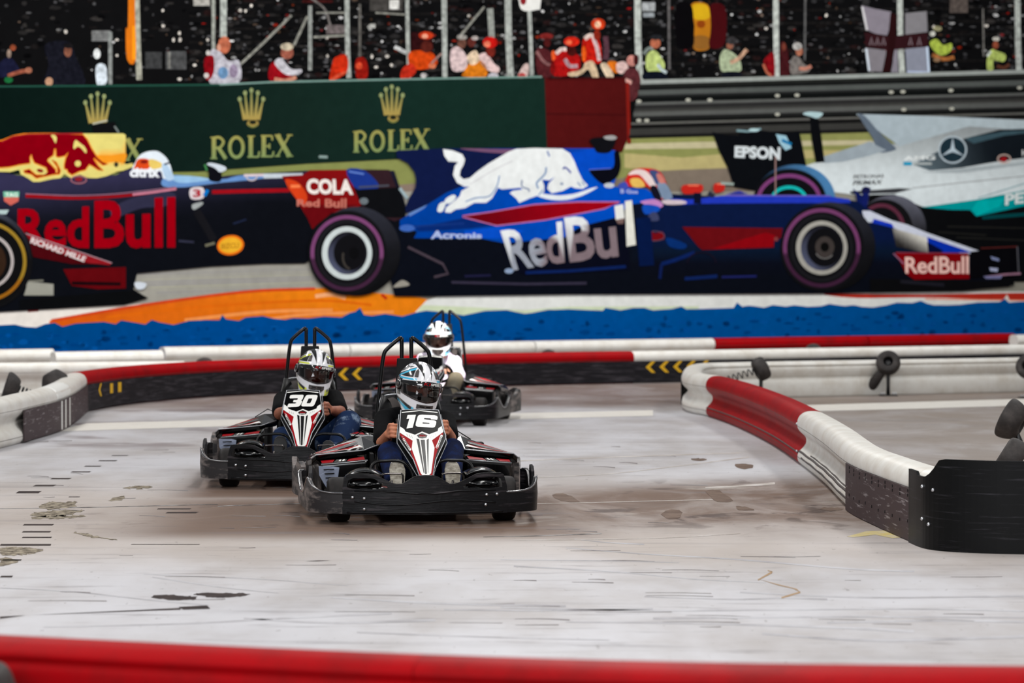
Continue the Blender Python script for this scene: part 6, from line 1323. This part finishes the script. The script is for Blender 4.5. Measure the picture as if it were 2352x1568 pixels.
def sch(accent, hot=False):
    WH = lin((226, 226, 230)); BK = lin((10, 10, 12)); AC = lin(accent); GY = lin((150, 156, 166))
    def f(A, E, q):
        a = abs(A)
        if E > 20:
            # crown: white centre, black pair of wedges, white, black side with accent slash
            x = q.x; wdt = .012+.030*max(0, min(1, (E-20)/60)); 
            if abs(x) < .020: return WH
            if .020 <= abs(x) < .020+.034*max(0, min(1, (E-22)/45)) and q.y < .09: return BK
            if E < 27 and a < 95: return AC if (a > 28 and E < 24.5) else WH
            if a > 38 and E < 58:
                t = (a-38)/60
                if abs(E-(52-24*t)) < 3.2: return AC
                if abs(E-(60-22*t)) < 2.5: return WH
                return BK if (a < 120 or (int(a/9) % 2)) else WH
            return WH if a < 100 else (GY if (int((a+E)/8) % 3) else WH)
        if E > -24:
            if a < 74: return WH
            if a < 98: return BK
            return WH if (int((a-E)/14) % 3) else (AC if E < 5 else BK)
        # chin bar and cheeks
        t = -E-24
        if a < 24: return WH
        s = (a-24)*.22
        if 12-s*.4 < t < 17-s*.3: return BK if a > 30 else AC
        if 17-s*.3 <= t < 22-s*.2 and a < 110: return AC
        if t > 30 and a > 40: return BK
        return WH if a < 100 else (BK if (int((a+t*2)/10) % 2) else WH)
    return f
def driver(K, P, name_label, skin, shirt, pants, sole, scheme, long_sleeve=False, bala=False):
    root = empty('person', K.o, K.yaw); tag(root, name_label, 'person', 'kart drivers')
    g_ = {k: Vector(v) for k, v in P.items()}
    hd, nk, ch, hp = g_['head'], g_['neck'], g_['chest'], g_['hip']
    b = MB()   # body
    b.ball(hd+Vector((0, 0, -.005)), (.075, .092, .11), skin, 28, 18); b.capsule(nk-Vector((0, 0, .04)), hd-Vector((0, -.02, .07)), .055, .052, skin)
    b.capsule(ch, hp, .115, .125, skin, 18)
    fwd = (Euler(P_rot := g_['hrot']).to_matrix() @ Vector((0, -1, 0)))
    b.capsule(hd+fwd*.09+Vector((0, 0, -.005)), hd+fwd*.103+Vector((0, 0, -.028)), .010, .015, skin, 10)
    for s_, sd in ((-1, 'l'), (1, 'r')):
        sh, el, ha = g_['sh_'+sd], g_['el_'+sd], g_['ha_'+sd]
        b.capsule(ch+Vector((0, 0, .08)), sh, .07, .055, skin); b.capsule(sh, el, .050, .042, skin); 
        wr = ha+(el-ha).normalized()*.075
        b.capsule(el, wr, .043, .027, skin)
        # hand: palm, four fingers wrapped round the rim, thumb off the side
        tow = (ha-wr).normalized(); up = Vector((0, 0, 1)); sid = tow.cross(up).normalized()*s_; upv = sid.cross(tow).normalized()*s_
        if upv.z < 0: upv = -upv
        pc = wr+tow*.045
        for k in range(4):
            o_ = upv*(.035-.0235*k); L_ = (.034, .038, .036, .030)[k]; r_ = (.0112, .0118, .0112, .0100)[k]
            b.capsule(wr+upv*(.016-.010*k), pc+o_+tow*.02, .0155, .0135, skin, 10)
            p0 = pc+o_+tow*.022; p1 = p0+tow*L_*.7+Vector((0, -.014, 0)); p2 = p1+(-sid*-s_*0-tow*.004)+Vector((-s_*.010, -.024, 0))-tow*.012; p3 = p2+Vector((0, .004, 0))-tow*.026
            p1 = p0+Vector((0, -.022, 0))+tow*.012; p2 = p1+tow*-.004+Vector((-s_*.022, -.006, -.002)); p3 = p2+Vector((-s_*.016, .014, 0))
            b.capsule(p0, p1, r_*1.08, r_, skin, 10); b.capsule(p1, p2, r_, r_*.95, skin, 10); b.capsule(p2, p3, r_*.93, r_*.82, skin, 10)
        t0 = wr+upv*.018+tow*.012; t1 = t0+upv*.024+tow*.02+Vector((-s_*.006, -.006, 0)); t2 = t1+tow*.022+Vector((-s_*.014, -.008, .004))
        b.capsule(t0, t1, .014, .0115, skin, 10); b.capsule(t1, t2, .0112, .009, skin, 10)
        hj, kn, an = g_['hip']+Vector((s_*.09, -.03, 0)), g_['kn_'+sd], g_['an_'+sd]
        b.capsule(hj, kn, .07, .05, skin); b.capsule(kn, an, .048, .030, skin)
    body = b.build('body', root, remesh=.0048, smooth_it=1)
    # face
    fr = Euler(g_['hrot']).to_matrix()
    def face(v): return hd+fr @ Vector(v)
    for s_ in (-1, 1):
        e = MB(); e.ball(face((s_*.032, -.083, .012)), .0135, M_EYE, 16, 10); eo = e.build('eye', body)
        e = MB(); e.ball(face((s_*.032-.001, -.0935, .011)), .0062, M_IRIS, 12, 8); e.build('iris', eo)
        e = MB(); e.tube([face((s_*.012, -.094, .030)), face((s_*.032, -.095, .036)), face((s_*.052, -.085, .030))], [.003, .0045, .002], M_HAIR, 8); e.build('eyebrow', body)
        e = MB(); e.tube([face((s_*.018, -.0955, .018)), face((s_*.032, -.0975, .0245)), face((s_*.046, -.092, .018))], [.003, .0045, .003], skin, 8); e.build('eyelid', body)
    e = MB(); e.tube([face((-.022, -.092, -.055)), face((0, -.099, -.056)), face((.022, -.092, -.055))], [.003, .006, .003], M_TRAY, 8); e.build('mouth', body)
    for s_ in (-1, 1): e = MB(); e.ball(face((s_*.077, .0, -.005)), (.010, .02, .03), skin, 12, 10); e.build('ear', body)
    if bala:
        e = MB(); e.ball(hd+fr @ Vector((0, .002, -.062)), (.088, .112, .066), M_BALA, 26, 16); e.ball(hd+fr @ Vector((0, .012, .062)), (.082, .098, .062), M_BALA, 26, 16); e.capsule(nk, hd-Vector((0, -.02, .07)), .064, .062, M_BALA); e.build('balaclava', root)
    else:
        e = MB(); e.ball(hd+fr @ Vector((0, .012, .05)), (.081, .097, .075), M_HAIR, 26, 16); e.build('hair', root)
    # shirt
    b = MB(); b.capsule(ch+Vector((0, -.01, .03)), hp+Vector((0, 0, .02)), .135, .14, shirt, 20); b.capsule(ch+Vector((-.07, 0, .05)), ch+Vector((.07, 0, .05)), .11, .11, shirt, 18); b.capsule(nk-Vector((0, 0, .06)), nk-Vector((0, 0, .01)), .085, .066, shirt)
    for sd in 'lr':
        sh, el, ha = g_['sh_'+sd], g_['el_'+sd], g_['ha_'+sd]; b.capsule(ch+Vector((0, 0, .09)), sh, .085, .068, shirt)
        e2 = el if long_sleeve else sh+(el-sh)*.80
        b.capsule(sh, e2, .068, .062 if not long_sleeve else .066, shirt)
        if long_sleeve: b.capsule(el, ha+(el-ha).normalized()*.10, .068, .040, shirt)
    for k in range(7):
        a_ = ch+Vector((-.12+.04*k, -.115, .05)); b.capsule(a_, a_+Vector((.015*(k-3)*.5, -.005, -.17)), .012, .006, shirt, 8)
    b.build('shirt' if not long_sleeve else 'sweater', root, remesh=.008, smooth_it=3)
    b = MB(); b.capsule(hp+Vector((-.05, 0, 0)), hp+Vector((.05, 0, 0)), .12, .12, pants, 18)
    for s_, sd in ((-1, 'l'), (1, 'r')):
        hj, kn, an = hp+Vector((s_*.08, -.03, 0)), g_['kn_'+sd], g_['an_'+sd]; kr = .092 if (sd == 'r' and kn.y > .9) else .074; b.capsule(hj, kn, .098, kr, pants, 18); b.capsule(kn, an+(kn-an).normalized()*.03, kr-.002, .056, pants, 16)
        m_ = kn+(an-kn)*.35
        for k in range(4): q = kn+(hj-kn)*(.08+.1*k); b.capsule(q+Vector((-.05, -.035, .03)), q+Vector((.05, -.04, .015)), .012, .008, pants, 8)
    b.build('trousers', root, remesh=.009, smooth_it=3)
    for s_, sd in ((-1, 'l'), (1, 'r')):
        an = g_['an_'+sd]; tp = g_['to_'+sd]; b = MB()
        heel = Vector((an.x, .34, .125)); pts = []
        # upright sole facing forward
        L = [(-.026, 0), (.026, 0), (.038, .03), (.040, .07), (.047, .12), (.048, .155), (.036, .19), (.015, .205), (-.015, .205), (-.036, .19), (-.045, .155), (-.042, .12), (-.036, .07), (-.035, .03)]
        c0 = Vector((tp.x, 0, tp.z-.205)); n = len(L)
        vs = [(c0.x+x, .305+.25*z, c0.z+z) for x, z in L]+[(c0.x+x*.98, .335+.25*z, c0.z+z+.004) for x, z in L]
        b.add(vs, [tuple(range(n)), tuple(reversed(range(n, 2*n)))]+[(i, (i+1) % n, n+(i+1) % n, n+i) for i in range(n)], sole)
        so = b.build('shoe', root, bevel=.004)
        b = MB(); b.capsule((c0.x, .375, c0.z+.045), (c0.x, .385, c0.z+.155), .040, .034, sole, 14); b.capsule((c0.x, .39, c0.z+.05), an, .042, .04, sole, 12); b.build('shoe_upper', so)
    helmet(root, hd+fr @ Vector((0, .012, .004)), g_['hrot'], scheme)
    # harness straps
    for s_ in (-1, 1):
        a_ = Vector((s_*.115, 1.44, .66)); b_ = ch+Vector((s_*.10, -.105, .09)); c_ = ch+Vector((s_*.08, -.155, -.06)); t = MB(); Pm = catmull([a_, (a_+b_)/2+Vector((0, 0, .035)), b_, c_], 5); vs = []
        for q in Pm: vs += [(q.x-.024, q.y, q.z), (q.x+.024, q.y, q.z)]
        t.add(vs, [(2*i, 2*i+1, 2*i+3, 2*i+2) for i in range(len(Pm)-1)], M_BELT); so = t.build('harness_strap', root); so.modifiers.new('s', 'SOLIDIFY').thickness = .003
    return root
def V3(v, dx=0, dy=0, dz=0): return (v.x+dx, v.y+dy, v.z+dz)
k = K16.kp
P16 = dict(head=V3(k(962, 890, 1.16)), neck=(.05, 1.30, .585), chest=(.03, 1.32, .45), hip=(.0, 1.24, .20), hrot=(math.radians(7), math.radians(7), math.radians(17)),
           sh_l=V3(k(884, 964, 1.27)), sh_r=V3(k(1022, 968, 1.27)), el_l=V3(k(880, 1018, 1.02)), el_r=V3(k(1032, 1006, 1.02)), ha_l=V3(k(897, 988, .76)), ha_r=V3(k(1025, 981, .76)),
           kn_l=(-.155, .80, .36), kn_r=(.215, .82, .375), an_l=(-.145, .44, .21), an_r=(.185, .44, .21), to_l=(-.14, 0, .345), to_r=(.178, 0, .34))
driver(K16, P16, 'person in black shirt wearing a white, black and sky blue helmet, driving kart 16', M_SKIN, M_SHIRT, M_JEAN, M_SHOE, sch((60, 176, 214)), bala=True)
k = K30.kp
P30 = dict(head=V3(k(724, 853, 1.16)), neck=(.06, 1.30, .575), chest=(.04, 1.32, .44), hip=(.02, 1.24, .20), hrot=(math.radians(4), math.radians(8), math.radians(12)),
           sh_l=V3(k(650, 920, 1.25)), sh_r=V3(k(768, 916, 1.27)), el_l=V3(k(643, 950, .98)), el_r=V3(k(781, 946, 1.0)), ha_l=V3(k(662, 936, .82)), ha_r=V3(k(749, 939, .76)),
           kn_l=(-.15, .80, .30), kn_r=V3(k(800, 972, .92)), an_l=(-.14, .44, .19), an_r=(.20, .47, .19), to_l=(-.14, 0, .33), to_r=(.178, 0, .30))
driver(K30, P30, 'person in black shirt and washed jeans wearing a white and yellow helmet, driving kart 30', M_SKIN2, M_SHIRT, M_JEAN2, M_SHOEB, sch((206, 214, 60)))
k = K3.kp
P3 = dict(head=V3(k(1007, 776, 1.16)), neck=(.03, 1.30, .60), chest=(.02, 1.32, .46), hip=(.0, 1.24, .22), hrot=(math.radians(8), 0, math.radians(6)),
          sh_l=V3(k(972, 826, 1.25)), sh_r=V3(k(1040, 832, 1.25)), el_l=V3(k(970, 860, 1.0)), el_r=V3(k(1053, 862, 1.02)), ha_l=V3(k(985, 845, .82)), ha_r=V3(k(1024, 848, .80)),
          kn_l=(-.15, .80, .34), kn_r=(.20, .80, .40), an_l=(-.14, .44, .2), an_r=(.18, .44, .2), to_l=(-.14, 0, .34), to_r=(.178, 0, .34))
driver(K3, P3, 'person in white and lilac sweater with white helmet, farthest driver in bright light', M_SKIN3, M_SWEAT, M_OLIVE, M_SHOEB, sch((120, 190, 226)), long_sleeve=True)
